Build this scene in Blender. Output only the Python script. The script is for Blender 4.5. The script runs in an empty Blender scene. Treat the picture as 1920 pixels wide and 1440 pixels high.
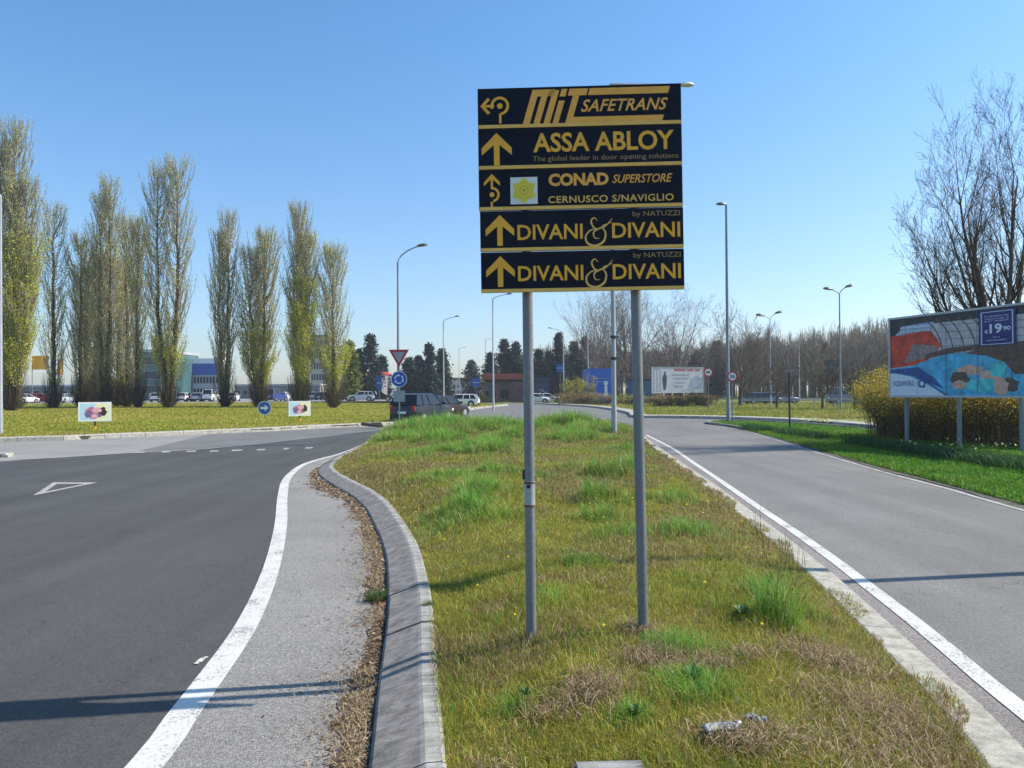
import bpy, bmesh, math, random
import numpy as np
from mathutils import Vector, Matrix
D = bpy.data
C = bpy.context.scene.collection
SC = bpy.context.scene
rnd = random.Random(7)
rng = np.random.default_rng(11)
PI = math.pi

# ------------------------------------------------------------------ camera, sky, sun, exposure
CAMZ, F = 1.70, 1442.0
PITCH, ROLL = math.radians(0.60), math.radians(0.40)
cam_d = D.cameras.new('camera'); cam = D.objects.new('camera', cam_d); C.objects.link(cam)
cam_d.sensor_width = 36.0; cam_d.lens = F / 1920 * 36.0
cam_d.clip_start = 0.05; cam_d.clip_end = 6000
CAMR = (Matrix.Rotation(PI/2 + PITCH, 3, 'X') @ Matrix.Rotation(-ROLL, 3, 'Z'))
cam.matrix_world = Matrix.Translation((0, 0, CAMZ)) @ CAMR.to_4x4()
SC.camera = cam

SUN_EL, SUN_AZ = math.radians(43), math.radians(8.5)      # azimuth measured from +X towards +Y
world = D.worlds.new('World'); SC.world = world; world.use_nodes = True
wn = world.node_tree.nodes; wl = world.node_tree.links
sky = wn.new('ShaderNodeTexSky'); sky.sky_type = 'NISHITA'; sky.sun_disc = False
sky.sun_elevation = SUN_EL
sky.sun_rotation = PI/2 - SUN_AZ
sky.altitude = 0; sky.air_density = 1.0; sky.dust_density = 0.9; sky.ozone_density = 1.8
tint = wn.new('ShaderNodeMix'); tint.data_type = 'RGBA'; tint.blend_type = 'MULTIPLY'; tint.inputs[0].default_value = 1.0
wtc = wn.new('ShaderNodeTexCoord'); wsep = wn.new('ShaderNodeSeparateXYZ'); wl.new(wtc.outputs['Generated'], wsep.inputs[0])
wrp = wn.new('ShaderNodeValToRGB'); wrp.color_ramp.elements[0].position = 0.0; wrp.color_ramp.elements[0].color = (0.93, 0.95, 1.04, 1)
wrp.color_ramp.elements[1].position = 0.42; wrp.color_ramp.elements[1].color = (0.60, 0.97, 1.20, 1); wl.new(wsep.outputs['Z'], wrp.inputs[0]); wl.new(wrp.outputs[0], tint.inputs[7])
wrp.color_ramp.elements.new(0.16).color = (0.78, 0.96, 1.10, 1)          # the camera's vivid blue rendering of the whole sky
wl.new(sky.outputs[0], tint.inputs[6]); wl.new(tint.outputs[2], wn['Background'].inputs[0]); wn['Background'].inputs[1].default_value = 0.122
sd = D.lights.new('sun', 'SUN'); sd.energy = 4.8; sd.angle = math.radians(0.5); sd.color = (1.0, 0.905, 0.77)
sun = D.objects.new('sun', sd); C.objects.link(sun)
svec = Vector((math.cos(SUN_EL)*math.cos(SUN_AZ), math.cos(SUN_EL)*math.sin(SUN_AZ), math.sin(SUN_EL)))
sun.rotation_euler = svec.to_track_quat('Z', 'Y').to_euler()
SC.view_settings.view_transform = 'Standard'; SC.view_settings.look = 'None'
SC.view_settings.exposure = 0.58; SC.view_settings.gamma = 1.0
SC.view_settings.use_curve_mapping = False
SC.render.engine = 'CYCLES'
SC.cycles.max_bounces = 6; SC.cycles.transparent_max_bounces = 8

# ------------------------------------------------------------------ surveying helpers
def ray(px, py): return CAMR @ Vector(((px-960)/F, -(py-720)/F, -1.0))
def G(px, py, z=0.0):                 # ground point seen at a pixel of the photograph
    r = ray(px, py); t = (z-CAMZ)/r.z
    return (r.x*t, r.y*t)
def P(px, py, Y):                     # point at distance Y
    r = ray(px, py); t = Y/r.y
    return Vector((r.x*t, Y, CAMZ+r.z*t))
def XA(px, Y): return P(px, 735, Y).x

# ------------------------------------------------------------------ materials
def NT(m): return m.node_tree.nodes, m.node_tree.links
def new_mat(name, rough=0.8, metal=0.0, spec=0.5):
    m = D.materials.new(name); m.use_nodes = True
    b = m.node_tree.nodes['Principled BSDF']
    b.inputs['Roughness'].default_value = rough; b.inputs['Metallic'].default_value = metal
    b.inputs['Specular IOR Level'].default_value = spec
    return m, b
def geo_pos(N): return N.new('ShaderNodeNewGeometry').outputs['Position']
def noise(N, L, vec, scale, detail=4, rough=0.6):
    n = N.new('ShaderNodeTexNoise'); n.inputs['Scale'].default_value = scale
    n.inputs['Detail'].default_value = detail; n.inputs['Roughness'].default_value = rough
    L.new(vec, n.inputs['Vector']); return n.outputs[0]
def ramp(N, L, fac, stops):
    r = N.new('ShaderNodeValToRGB'); e = r.color_ramp.elements
    e[0].position, e[0].color = stops[0][0], (*stops[0][1], 1)
    e[1].position, e[1].color = stops[-1][0], (*stops[-1][1], 1)
    for p, c in stops[1:-1]:
        k = e.new(p); k.color = (*c, 1)
    L.new(fac, r.inputs[0]); return r.outputs[0]
def mixc(N, L, fac, a, b, mode='MIX'):
    m = N.new('ShaderNodeMix'); m.data_type = 'RGBA'; m.blend_type = mode
    for s, v in ((m.inputs[0], fac), (m.inputs[6], a), (m.inputs[7], b)):
        if hasattr(v, 'links') or isinstance(v, bpy.types.NodeSocket): L.new(v, s)
        elif isinstance(v, (int, float)): s.default_value = v
        else: s.default_value = (*v, 1)
    return m.outputs[2]
def bump(N, L, b, h, strength=0.3, dist=0.01):
    u = N.new('ShaderNodeBump'); u.inputs['Strength'].default_value = strength
    u.inputs['Distance'].default_value = dist; L.new(h, u.inputs['Height']); L.new(u.outputs[0], b.inputs['Normal'])
def g3(v): return (v, v, v)
def plain(name, col, rough=0.6, metal=0.0, var=0.15, scale=6.0, bmp=0.0, spec=0.5):
    m, b = new_mat(name, rough, metal, spec); N, L = NT(m)
    if var > 0:
        tc = N.new('ShaderNodeTexCoord').outputs['Object']
        n = noise(N, L, tc, scale, 5, 0.65)
        lo = tuple(c*(1-var) for c in col); hi = tuple(min(1, c*(1+var)) for c in col)
        L.new(ramp(N, L, n, [(0.3, lo), (0.7, hi)]), b.inputs['Base Color'])
        if bmp: bump(N, L, b, n, bmp, 0.01)
    else: b.inputs['Base Color'].default_value = (*col, 1)
    return m
def leafy(name, translucent=0.3, rough=0.6):
    m, b = new_mat(name, rough, 0, 0.25); N, L = NT(m)
    a = N.new('ShaderNodeAttribute'); a.attribute_name = 'Col'
    L.new(a.outputs['Color'], b.inputs['Base Color'])
    t = N.new('ShaderNodeBsdfTranslucent'); L.new(a.outputs['Color'], t.inputs[0])
    mx = N.new('ShaderNodeMixShader'); mx.inputs[0].default_value = translucent
    L.new(b.outputs[0], mx.inputs[1]); L.new(t.outputs[0], mx.inputs[2])
    L.new(mx.outputs[0], N['Material Output'].inputs[0]); return m
def asphalt(name, base, speck, warm=(1, 1, 1), patch=0.2, grain=240, bright=0.0, cracks=0.0, streak=None):
    m, b = new_mat(name, 0.85, 0, 0.3); N, L = NT(m)
    pos = geo_pos(N)
    fine = noise(N, L, pos, grain, 2, 0.7)
    mid = noise(N, L, pos, 14, 5, 0.7)
    big = noise(N, L, pos, 0.45, 4, 0.6)
    col = ramp(N, L, fine, [(0.34, tuple(base*(1-speck)*w for w in warm)), (0.5, tuple(base*w for w in warm)),
                            (0.68, tuple(base*(1+speck*1.7)*w for w in warm))])
    v1 = ramp(N, L, mid, [(0.3, g3(1-patch*0.5)), (0.7, g3(1+patch*0.5))])
    v2 = ramp(N, L, big, [(0.3, g3(1-patch)), (0.72, g3(1+patch))])
    col = mixc(N, L, 1.0, col, v1, 'MULTIPLY'); col = mixc(N, L, 1.0, col, v2, 'MULTIPLY')
    if streak:                       # wheel tracks worn along the lane
        mp = N.new('ShaderNodeMapping'); mp.inputs['Rotation'].default_value = (0, 0, 0)
        mp.inputs['Scale'].default_value = (1.3, 0.06, 1); L.new(pos, mp.inputs[0])
        s = noise(N, L, mp.outputs[0], 1.1, 3, 0.5)
        col = mixc(N, L, 1.0, col, ramp(N, L, s, [(0.35, g3(0.88)), (0.65, g3(1.10))]), 'MULTIPLY')
        oil = noise(N, L, pos, 0.9, 6, 0.7); col = mixc(N, L, 1.0, col, ramp(N, L, oil, [(0.60, g3(1)), (0.70, g3(0.82))]), 'MULTIPLY')
    if cracks:
        v = N.new('ShaderNodeTexVoronoi'); v.feature = 'DISTANCE_TO_EDGE'; v.inputs['Scale'].default_value = 0.8
        ws = N.new('ShaderNodeVectorMath'); ws.operation = 'ADD'
        nz = N.new('ShaderNodeTexNoise'); nz.inputs['Scale'].default_value = 2.5; L.new(pos, nz.inputs['Vector'])
        L.new(pos, ws.inputs[0]); L.new(nz.outputs['Color'], ws.inputs[1]); L.new(ws.outputs[0], v.inputs['Vector'])
        c = ramp(N, L, v.outputs['Distance'], [(0.0, g3(1-cracks)), (0.007, g3(1))])
        col = mixc(N, L, 1.0, col, c, 'MULTIPLY')
    sp0 = noise(N, L, pos, 38, 4, 0.8)
    col = mixc(N, L, 1.0, col, ramp(N, L, sp0, [(0.34, g3(1-speck*.45)), (0.5, g3(1)), (0.66, g3(1+speck*.5))]), 'MULTIPLY')
    sp = noise(N, L, pos, 85, 3, 0.75)
    col = mixc(N, L, 1.0, col, ramp(N, L, sp, [(0.32, g3(1-speck*.75)), (0.5, g3(1)), (0.68, g3(1+speck*.8))]), 'MULTIPLY')
    pale = N.new('ShaderNodeTexVoronoi'); pale.inputs['Scale'].default_value = 26; L.new(pos, pale.inputs['Vector'])
    d = ramp(N, L, pale.outputs['Distance'], [(0.05, g3(1.0)), (0.10, g3(0.0))])
    rr = noise(N, L, pos, 3.0, 2, 0.5)
    dd = N.new('ShaderNodeMath'); dd.operation = 'MULTIPLY'; L.new(d, dd.inputs[0])
    L.new(ramp(N, L, rr, [(0.5, g3(0)), (0.75, g3(0.8))]), dd.inputs[1])
    col = mixc(N, L, dd.outputs[0], col, tuple(min(0.5, base*2.6)*w for w in warm))
    L.new(col, b.inputs['Base Color']); bump(N, L, b, fine, 0.55, 0.004)
    return m
def paint_line(name, col, wear):
    m, b = new_mat(name, 0.7, 0, 0.3); N, L = NT(m); pos = geo_pos(N)
    w = noise(N, L, pos, 60, 4, 0.75); w2 = noise(N, L, pos, 3, 3, 0.6)
    s = N.new('ShaderNodeMath'); s.operation = 'ADD'; L.new(w, s.inputs[0])
    h = N.new('ShaderNodeMath'); h.operation = 'MULTIPLY'; L.new(w2, h.inputs[0]); h.inputs[1].default_value = 0.5
    L.new(h.outputs[0], s.inputs[1])
    c = ramp(N, L, s.outputs[0], [(wear-0.03, (0.15, 0.15, 0.15)), (wear+0.05, tuple(x*0.88 for x in col)), (wear+0.35, col)])
    L.new(c, b.inputs['Base Color']); bump(N, L, b, w, 0.3, 0.003); return m
def soil(name, stops, scale=2.0, fine=60):
    m, b = new_mat(name, 0.95, 0, 0.1); N, L = NT(m); pos = geo_pos(N)
    a = noise(N, L, pos, scale, 8, 0.7); f = noise(N, L, pos, fine, 3, 0.7)
    c = ramp(N, L, a, stops)
    c = mixc(N, L, 1.0, c, ramp(N, L, f, [(0.3, g3(0.55)), (0.7, g3(1.4))]), 'MULTIPLY')
    L.new(c, b.inputs['Base Color']); bump(N, L, b, f, 0.8, 0.02); return m
def concrete(name, base, warm=(1, 0.98, 0.94), stain=0.35, scale=1.0, streaky=1.0):
    m, b = new_mat(name, 0.9, 0, 0.2); N, L = NT(m); pos = geo_pos(N)
    f = noise(N, L, pos, 170*scale, 3, 0.7); md = noise(N, L, pos, 9*scale, 6, 0.75)
    mp = N.new('ShaderNodeMapping'); mp.inputs['Scale'].default_value = (2.0, 30, 30); mp.inputs['Rotation'].default_value = (0, 0, 0.5)
    L.new(pos, mp.inputs[0]); st = noise(N, L, mp.outputs[0], 1.0, 4, 0.6)
    c = ramp(N, L, f, [(0.3, tuple(base*0.72*w for w in warm)), (0.7, tuple(base*1.25*w for w in warm))])
    c = mixc(N, L, 1.0, c, ramp(N, L, md, [(0.3, g3(1-stain)), (0.6, g3(1.05))]), 'MULTIPLY')
    c = mixc(N, L, 1.0, c, ramp(N, L, st, [(0.35, g3(1-.32*streaky)), (0.6, g3(1+.12*streaky))]), 'MULTIPLY')
    L.new(c, b.inputs['Base Color']); bump(N, L, b, f, 0.8, 0.005); return m
def galv(name, base=0.36, streak=True):
    m, b = new_mat(name, 0.48, 0.25, 0.5); N, L = NT(m)
    tc = N.new('ShaderNodeTexCoord').outputs['Object']
    v = N.new('ShaderNodeTexVoronoi'); v.inputs['Scale'].default_value = 60; L.new(tc, v.inputs['Vector'])
    mp = N.new('ShaderNodeMapping'); mp.inputs['Scale'].default_value = (14, 14, 0.8); L.new(tc, mp.inputs[0])
    s = noise(N, L, mp.outputs[0], 2.0, 5, 0.7)
    c = ramp(N, L, s, [(0.3, (base*0.72, base*0.78, base*0.84)), (0.7, (base*1.15, base*1.18, base*1.22))])
    c2 = N.new('ShaderNodeSeparateColor'); L.new(v.outputs['Color'], c2.inputs[0])
    c = mixc(N, L, 1.0, c, ramp(N, L, c2.outputs[0], [(0, g3(0.9)), (1, g3(1.1))]), 'MULTIPLY')
    L.new(c, b.inputs['Base Color'])
    L.new(ramp(N, L, s, [(0.3, g3(0.38)), (0.7, g3(0.62))]), b.inputs['Roughness']); return m
def car_paint(name):
    m, b = new_mat(name, 0.32, 0.0, 0.4); N, L = NT(m)
    oi = N.new('ShaderNodeObjectInfo'); L.new(oi.outputs['Color'], b.inputs['Base Color'])
    b.inputs['Coat Weight'].default_value = 0.3; b.inputs['Coat Roughness'].default_value = 0.06; return m

M = {}
M['leaf'] = leafy('foliage'); M['blade'] = leafy('grass blade', 0.35, 0.55)
M['litter'] = leafy('dry litter', 0.1, 0.9)
M['bark'] = leafy('bark', 0.0, 0.9)
M['asph_left'] = asphalt('dark asphalt', 0.064, 0.42, (1.02, 1.0, 0.98), 0.14, 260, cracks=0.3, streak=0.5)
M['asph_gore'] = asphalt('old rough asphalt', 0.195, 0.50, (1.03, 0.99, 0.93), 0.16, 170, cracks=0.3)
M['asph_right'] = asphalt('pale worn asphalt', 0.150, 0.40, (1.03, 1.0, 0.95), 0.14, 230, cracks=0.35, streak=-0.62)
M['asph_rs'] = asphalt('reddish shoulder asphalt', 0.170, 0.48, (1.07, 0.98, 0.93), 0.14, 170)
M['asph_ring'] = asphalt('ring road asphalt', 0.14, 0.3, (1.02, 1, .97), 0.14, 60)
M['apron'] = asphalt('pale apron asphalt', 0.22, 0.25, (1.04, 1.0, 0.94), 0.14, 60)
M['line'] = paint_line('white road paint', (0.60, 0.59, 0.55), 0.64)
M['line_old'] = paint_line('worn white road paint', (0.42, 0.41, 0.39), 0.68)
M['soil_med'] = soil('mossy soil', [(0.3, (0.12, 0.13, 0.018)), (0.5, (0.19, 0.19, 0.028)), (0.62, (0.18, 0.14, 0.06)), (0.75, (0.20, 0.15, 0.085))], 1.4)
M['soil_isl'] = soil('island turf soil', [(0.3, (0.20, 0.22, 0.03)), (0.55, (0.32, 0.31, 0.05)), (0.75, (0.38, 0.32, 0.10))], 0.35, 12)
M['soil_green'] = soil('green turf soil', [(0.3, (0.06, 0.13, 0.014)), (0.6, (0.11, 0.20, 0.022)), (0.8, (0.15, 0.21, 0.035))], 0.8, 25)
M['soil_far'] = soil('field turf', [(0.3, (0.12, 0.14, 0.03)), (0.6, (0.19, 0.19, 0.05)), (0.8, (0.22, 0.19, 0.08))], 0.06, 2)
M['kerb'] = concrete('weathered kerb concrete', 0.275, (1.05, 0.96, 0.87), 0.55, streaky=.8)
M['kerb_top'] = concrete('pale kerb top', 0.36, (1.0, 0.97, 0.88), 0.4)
M['kerb_pale'] = concrete('pale cream kerb concrete', 0.43, (1.0, 0.95, 0.82), 0.5, streaky=.2)
M['mortar'] = plain('dark joint dirt', (0.05, 0.043, 0.035), 0.95, 0, 0.4, 30)
M['galv'] = galv('galvanised steel', 0.20); M['galv_l'] = galv('pale galvanised steel', 0.36)
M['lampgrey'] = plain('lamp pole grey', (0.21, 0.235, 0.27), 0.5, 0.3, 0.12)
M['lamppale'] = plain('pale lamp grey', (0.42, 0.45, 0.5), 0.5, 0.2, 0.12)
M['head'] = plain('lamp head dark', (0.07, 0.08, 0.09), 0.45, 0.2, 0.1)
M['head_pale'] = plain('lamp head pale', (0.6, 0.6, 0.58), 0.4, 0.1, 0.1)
M['navy'] = plain('navy sign film', (0.0035, 0.004, 0.012), 0.42, 0, 0.35, 3, spec=0.2)
M['gold'] = plain('yellow sign film', (0.86, 0.41, 0.018), 0.5, 0, 0.08, 8)
M['gold2'] = plain('orange yellow sign film', (0.86, 0.39, 0.05), 0.5, 0, 0.10, 8)
M['goldline'] = plain('pale yellow strip', (0.80, 0.46, 0.09), 0.5, 0, 0.1, 8)
M['smallgold'] = plain('dim yellow small print', (0.34, 0.22, 0.07), 0.5, 0, 0.1, 8)
M['alu'] = plain('aluminium back', (0.42, 0.43, 0.45), 0.45, 0.7, 0.1)
M['white'] = plain('white sign face', (0.78, 0.79, 0.8), 0.45, 0, 0.05)
M['red'] = plain('red sign paint', (0.55, 0.02, 0.03), 0.45, 0, 0.1)
M['blue'] = plain('blue sign paint', (0.02, 0.09, 0.42), 0.4, 0, 0.1)
M['black'] = plain('black plastic', (0.02, 0.02, 0.022), 0.5, 0, 0.3)
M['greyface'] = plain('shaded sign back', (0.36, 0.37, 0.38), 0.5, 0.4, 0.08)  # even mid grey for plates, caps and window frames
M['paint'] = car_paint('car paint')
M['glass'] = plain('dark car glass', (0.02, 0.025, 0.03), 0.12, 0, 0, spec=0.35)
M['tyre'] = plain('tyre rubber', (0.02, 0.02, 0.02), 0.85, 0, 0.2)
M['rim'] = plain('alloy rim', (0.45, 0.46, 0.48), 0.35, 0.7, 0.05)
M['tail'] = plain('red lamp lens', (0.5, 0.015, 0.015), 0.25, 0, 0)
M['lens'] = plain('clear lamp lens', (0.75, 0.77, 0.8), 0.15, 0, 0)
M['slab'] = concrete('manhole concrete', 0.30, (1, 0.98, 0.96), 0.3)

# ------------------------------------------------------------------ object helpers
def tag(o, label=None, cat=None, group=None, kind=None):
    if label: o['label'] = label
    if cat: o['category'] = cat
    if group: o['group'] = group
    if kind: o['kind'] = kind
    return o
def empty(name, loc=(0, 0, 0), rz=0.0, **k):
    o = D.objects.new(name, None); C.objects.link(o); o.location = loc; o.rotation_euler = (0, 0, rz)
    return tag(o, **k)
def link(name, me, parent=None, **k):
    o = D.objects.new(name, me); C.objects.link(o)
    if parent: o.parent = parent
    return tag(o, **k)
def np_mesh(name, V, Fc, mats, col=None, smooth=False, midx=None):
    V = np.asarray(V, np.float32); Fc = np.asarray(Fc, np.int32); k = Fc.shape[1]
    me = D.meshes.new(name)
    me.vertices.add(len(V)); me.vertices.foreach_set('co', V.ravel())
    me.loops.add(Fc.size); me.loops.foreach_set('vertex_index', Fc.ravel())
    me.polygons.add(len(Fc)); me.polygons.foreach_set('loop_start', np.arange(0, Fc.size, k, dtype=np.int32))
    if smooth: me.polygons.foreach_set('use_smooth', np.ones(len(Fc), bool))
    for m in (mats if isinstance(mats, (list, tuple)) else [mats]): me.materials.append(m)
    if midx is not None: me.polygons.foreach_set('material_index', np.asarray(midx, np.int32))
    if col is not None:
        a = me.color_attributes.new('Col', 'FLOAT_COLOR', 'POINT')
        cc = np.ones((len(V), 4), np.float32); cc[:, :3] = col; a.data.foreach_set('color', cc.ravel())
    me.update(calc_edges=True); return me
class MB:                              # collects hard-surface shapes of one part
    def __init__(s): s.v = []; s.f = []; s.m = []
    def add(s, vs, fs, mi=0):
        o = len(s.v); s.v += [tuple(v) for v in vs]; s.f += [tuple(i+o for i in f) for f in fs]; s.m += [mi]*len(fs); return s
    def box(s, c, d, mi=0, rot=None, bev=0.0):
        x, y, z = (k/2 for k in d); c = Vector(c)
        if bev:
            bm = bmesh.new(); bmesh.ops.create_cube(bm, size=1)
            for v in bm.verts: v.co = Vector((v.co.x*d[0], v.co.y*d[1], v.co.z*d[2]))
            bmesh.ops.bevel(bm, geom=bm.edges[:], offset=bev, segments=2, affect='EDGES', profile=0.7)
            vs = [v.co.copy() for v in bm.verts]; bm.verts.index_update()
            fs = [[v.index for v in f.verts] for f in bm.faces]; bm.free()
        else:
            vs = [Vector((a*x, b*y, e*z)) for a in (-1, 1) for b in (-1, 1) for e in (-1, 1)]
            fs = [(0, 1, 3, 2), (4, 6, 7, 5), (0, 4, 5, 1), (2, 3, 7, 6), (0, 2, 6, 4), (1, 5, 7, 3)]
        if rot is not None: vs = [rot @ v for v in vs]
        return s.add([v+c for v in vs], fs, mi)
    def tube(s, pts, rad, n=10, mi=0, cap=True):
        pts = [Vector(p) for p in pts]; rad = rad if isinstance(rad, (list, tuple)) else [rad]*len(pts)
        vs = []; fs = []
        for i, p in enumerate(pts):
            t = (pts[min(i+1, len(pts)-1)]-pts[max(i-1, 0)]).normalized()
            u = t.cross(Vector((0, 0, 1)) if abs(t.z) < 0.9 else Vector((1, 0, 0))).normalized(); w = t.cross(u)
            for k in range(n):
                a = 2*PI*k/n; vs.append(p+(u*math.cos(a)+w*math.sin(a))*rad[i])
        for i in range(len(pts)-1):
            for k in range(n): fs.append((i*n+k, i*n+(k+1) % n, (i+1)*n+(k+1) % n, (i+1)*n+k))
        if cap: fs += [tuple(range(n-1, -1, -1)), tuple(range((len(pts)-1)*n, len(pts)*n))]
        return s.add(vs, fs, mi)
    def prism(s, poly, y0, y1, mi=0):      # polygon in x,z extruded along y
        n = len(poly); vs = [(x, y0, z) for x, z in poly]+[(x, y1, z) for x, z in poly]
        fs = [tuple(range(n)), tuple(range(2*n-1, n-1, -1))]+[(i, i+n, (i+1) % n+n, (i+1) % n) for i in range(n)]
        return s.add(vs, fs, mi)
    def disc(s, c, r, y, n=28, mi=0, th=0.0):   # disc facing -y
        pts = [(c[0]+r*math.cos(2*PI*k/n), c[1]+r*math.sin(2*PI*k/n)) for k in range(n)]
        return s.prism(pts, y, y+max(th, 0.002), mi)
    def ring(s, c, r0, r1, y, n=32, mi=0, a0=0, a1=2*PI):
        vs = []; fs = []
        for k in range(n+1):
            a = a0+(a1-a0)*k/n
            vs += [(c[0]+r0*math.cos(a), y, c[1]+r0*math.sin(a)), (c[0]+r1*math.cos(a), y, c[1]+r1*math.sin(a))]
        for k in range(n): fs.append((2*k, 2*k+1, 2*k+3, 2*k+2))
        return s.add(vs, fs, mi)
    def mesh(s, name, mats, smooth=False):
        me = D.meshes.new(name); me.from_pydata(s.v, [], s.f)
        for m in (mats if isinstance(mats, (list, tuple)) else [mats]): me.materials.append(m)
        me.polygons.foreach_set('material_index', s.m)
        bm = bmesh.new(); bm.from_mesh(me); bmesh.ops.recalc_face_normals(bm, faces=bm.faces); bm.to_mesh(me); bm.free()
        if smooth:
            me.polygons.foreach_set('use_smooth', [True]*len(me.polygons)); me.set_sharp_from_angle(angle=math.radians(40))
        return me
    def build(s, name, mats, parent=None, smooth=False, **k): return link(name, s.mesh(name, mats, smooth), parent, **k)
def copy_tree(o, parent=None):
    c = o.copy(); C.objects.link(c); c.parent = parent
    for ch in list(o.children): copy_tree(ch, c)
    return c
def sheet(name, pts, z, m, **k):           # flat polygon, or one with heights when z is a function
    me = D.meshes.new(name)
    vs = [(x, y, z) for x, y in pts]; me.from_pydata(vs, [], [tuple(range(len(vs)))]); me.materials.append(m)
    bm = bmesh.new(); bm.from_mesh(me)
    for f in bm.faces:
        f.normal_update()
        if f.normal.z < 0: f.normal_flip()
    bmesh.ops.triangulate(bm, faces=bm.faces); bm.to_mesh(me); bm.free()
    return link(name, me, **k)
def smooth_line(pts, step=0.25):
    p = np.array(pts, float); p = np.vstack([2*p[0]-p[1], p, 2*p[-1]-p[-2]]); out = []
    for i in range(1, len(p)-2):
        n = max(2, int(np.linalg.norm(p[i+1]-p[i])/step))
        for t in np.arange(n)/n:
            out.append(0.5*((2*p[i])+(-p[i-1]+p[i+1])*t+(2*p[i-1]-5*p[i]+4*p[i+1]-p[i+2])*t*t+(-p[i-1]+3*p[i]-3*p[i+1]+p[i+2])*t**3))
    out.append(p[-2]); return np.array(out)
def resample(c, step):
    d = np.r_[0, np.cumsum(np.linalg.norm(np.diff(c, axis=0), axis=1))]
    n = max(2, int(d[-1]/step)); s = np.linspace(0, d[-1], n+1)
    return np.c_[np.interp(s, d, c[:, 0]), np.interp(s, d, c[:, 1])]
def normals(c):
    t = np.gradient(c, axis=0); t /= np.linalg.norm(t, axis=1)[:, None]; return np.c_[t[:, 1], -t[:, 0]]   # right-hand side
def ribbon(name, a, b, z, m, **k):
    n = len(a); V = np.zeros((2*n, 3)); V[:n, :2] = a; V[n:, :2] = b; V[:, 2] = z
    i = np.arange(n-1); Fc = np.c_[i, i+n, i+n+1, i+1]
    me = np_mesh(name, V, Fc, m)
    if me.polygons[0].normal.z < 0: me.flip_normals()
    return link(name, me, **k)
def sstep(a, b, x): t = np.clip((x-a)/(b-a), 0, 1); return t*t*(3-2*t)
def vnoise(x, y, s, seed=0):              # smooth value noise for numpy arrays
    x = np.asarray(x)/s+seed*17.3; y = np.asarray(y)/s-seed*9.1
    xi = np.floor(x).astype(np.int64); yi = np.floor(y).astype(np.int64); fx = x-xi; fy = y-yi
    fx = fx*fx*(3-2*fx); fy = fy*fy*(3-2*fy)
    def h(a, b):
        v = (a*374761393+b*668265263+seed*2147483) & 0xffffffff
        v = ((v ^ (v >> 13))*1274126177) & 0xffffffff
        return ((v ^ (v >> 16)) & 0xffff)/65535.0
    return (h(xi, yi)*(1-fx)+h(xi+1, yi)*fx)*(1-fy)+(h(xi, yi+1)*(1-fx)+h(xi+1, yi+1)*fx)*fy

# ------------------------------------------------------------------ plan of the place (metres)
KERB_W = 0.35
kl = [(0.45, -5.0), (0.0, -1.5), (-0.42, 1.5)]+[G(*p) for p in [(690, 1440), (700, 1340), (712, 1250), (722, 1170), (725, 1100), (718, 1040),
      (700, 990), (675, 950), (640, 925), (607, 905), (595, 891), (601, 879), (616, 868), (640, 855), (690, 832), (728, 813), (742, 803)]]
kl = smooth_line(kl); KL_out = resample(kl, 0.25); KL_in = KL_out+normals(KL_out)*KERB_W
kr = [(0.75, -5.0), (1.2, -1.5), (1.75, 1.5)]+[G(*p) for p in [(1917, 1440), (1800, 1323), (1704, 1230), (1630, 1160), (1565, 1100), (1500, 1045), (1440, 997), (1344, 922),
      (1290, 884), (1240, 848), (1215, 829), (1200, 815), (1192, 805)]]
kr = smooth_line(kr); KR_out = resample(kr, 0.25); KR_in = KR_out-normals(KR_out)*0.24
def LX(Y): return np.interp(Y, KL_in[:, 1], KL_in[:, 0])
def RX(Y): return np.interp(Y, KR_in[:, 1], KR_in[:, 0])
YEND = 40.0
def zmed(X, Y):
    d = np.minimum(X-LX(Y), RX(Y)-X); d = np.maximum(np.minimum(d, (YEND+1-Y)*0.5), 0)
    return 0.135+(0.13-.07*sstep(12, 22, Y))*sstep(0.0, 0.9, d)+0.03*(vnoise(X, Y, 0.5, 3)-0.5)*sstep(0, .3, d)+0.05*(vnoise(X, Y, 1.7, 5)-0.5)*sstep(0, .6, d)

# ---- ground
gs = []
sheet('ground', [(-2500, -600), (2500, -600), (2500, 3500), (-2500, 3500)], -0.03, M['soil_far'], kind='structure')
# road sheets
isl_kerb = [(-60, 17), (-40, 20)]+[G(*p) for p in [(0, 829), (110, 826), (200, 822), (320, 817), (430, 812), (520, 808), (600, 803.5), (700, 799), (745, 796.5), (800, 787), (845, 776), (895, 767), (935, 762)]]+[(-1.0, 100), (-9, 112)]
isl_kerb = resample(smooth_line(isl_kerb, 0.5), 1.0)
ringk = [G(*p) for p in [(1790, 822), (1660, 807), (1570, 798), (1480, 791.5), (1380, 787), (1300, 785), (1230, 784), (1185, 783)]]+[(8.6, 58), (8.9, 70), (8.0, 85), (5.5, 98), (2, 112)]
ringk = resample(smooth_line(ringk, 0.5), 1.0)
verge = [(5.95, -6), (6.45, 1), (7.1, 7)]+[G(*p) for p in [(1920, 948), (1760, 905), (1640, 874), (1500, 834), (1400, 806.5), (1348, 797.5), (1325, 794.5), (1345, 791), (1400, 791.5), (1480, 795), (1570, 801.5), (1660, 811)]]
# ring and right road as one asphalt area
ringpoly = [(-60, 15)]+[tuple(p) for p in isl_kerb]+[(2, 118)]+[tuple(p) for p in ringk[::-1]]+[(30, 33), (60, 20), (60, -12), (4, -12), (1.2, -12)]+[tuple(p) for p in KR_out[KR_out[:, 1] > -5][::2]]+[(5.6, 41), (-5.2, 41)]+[tuple(p) for p in KL_out[::-1][::2]]+[(0, -12), (-60, -12)]
sheet('ring_road', ringpoly, 0.000, M['asph_ring'], kind='structure')
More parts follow.
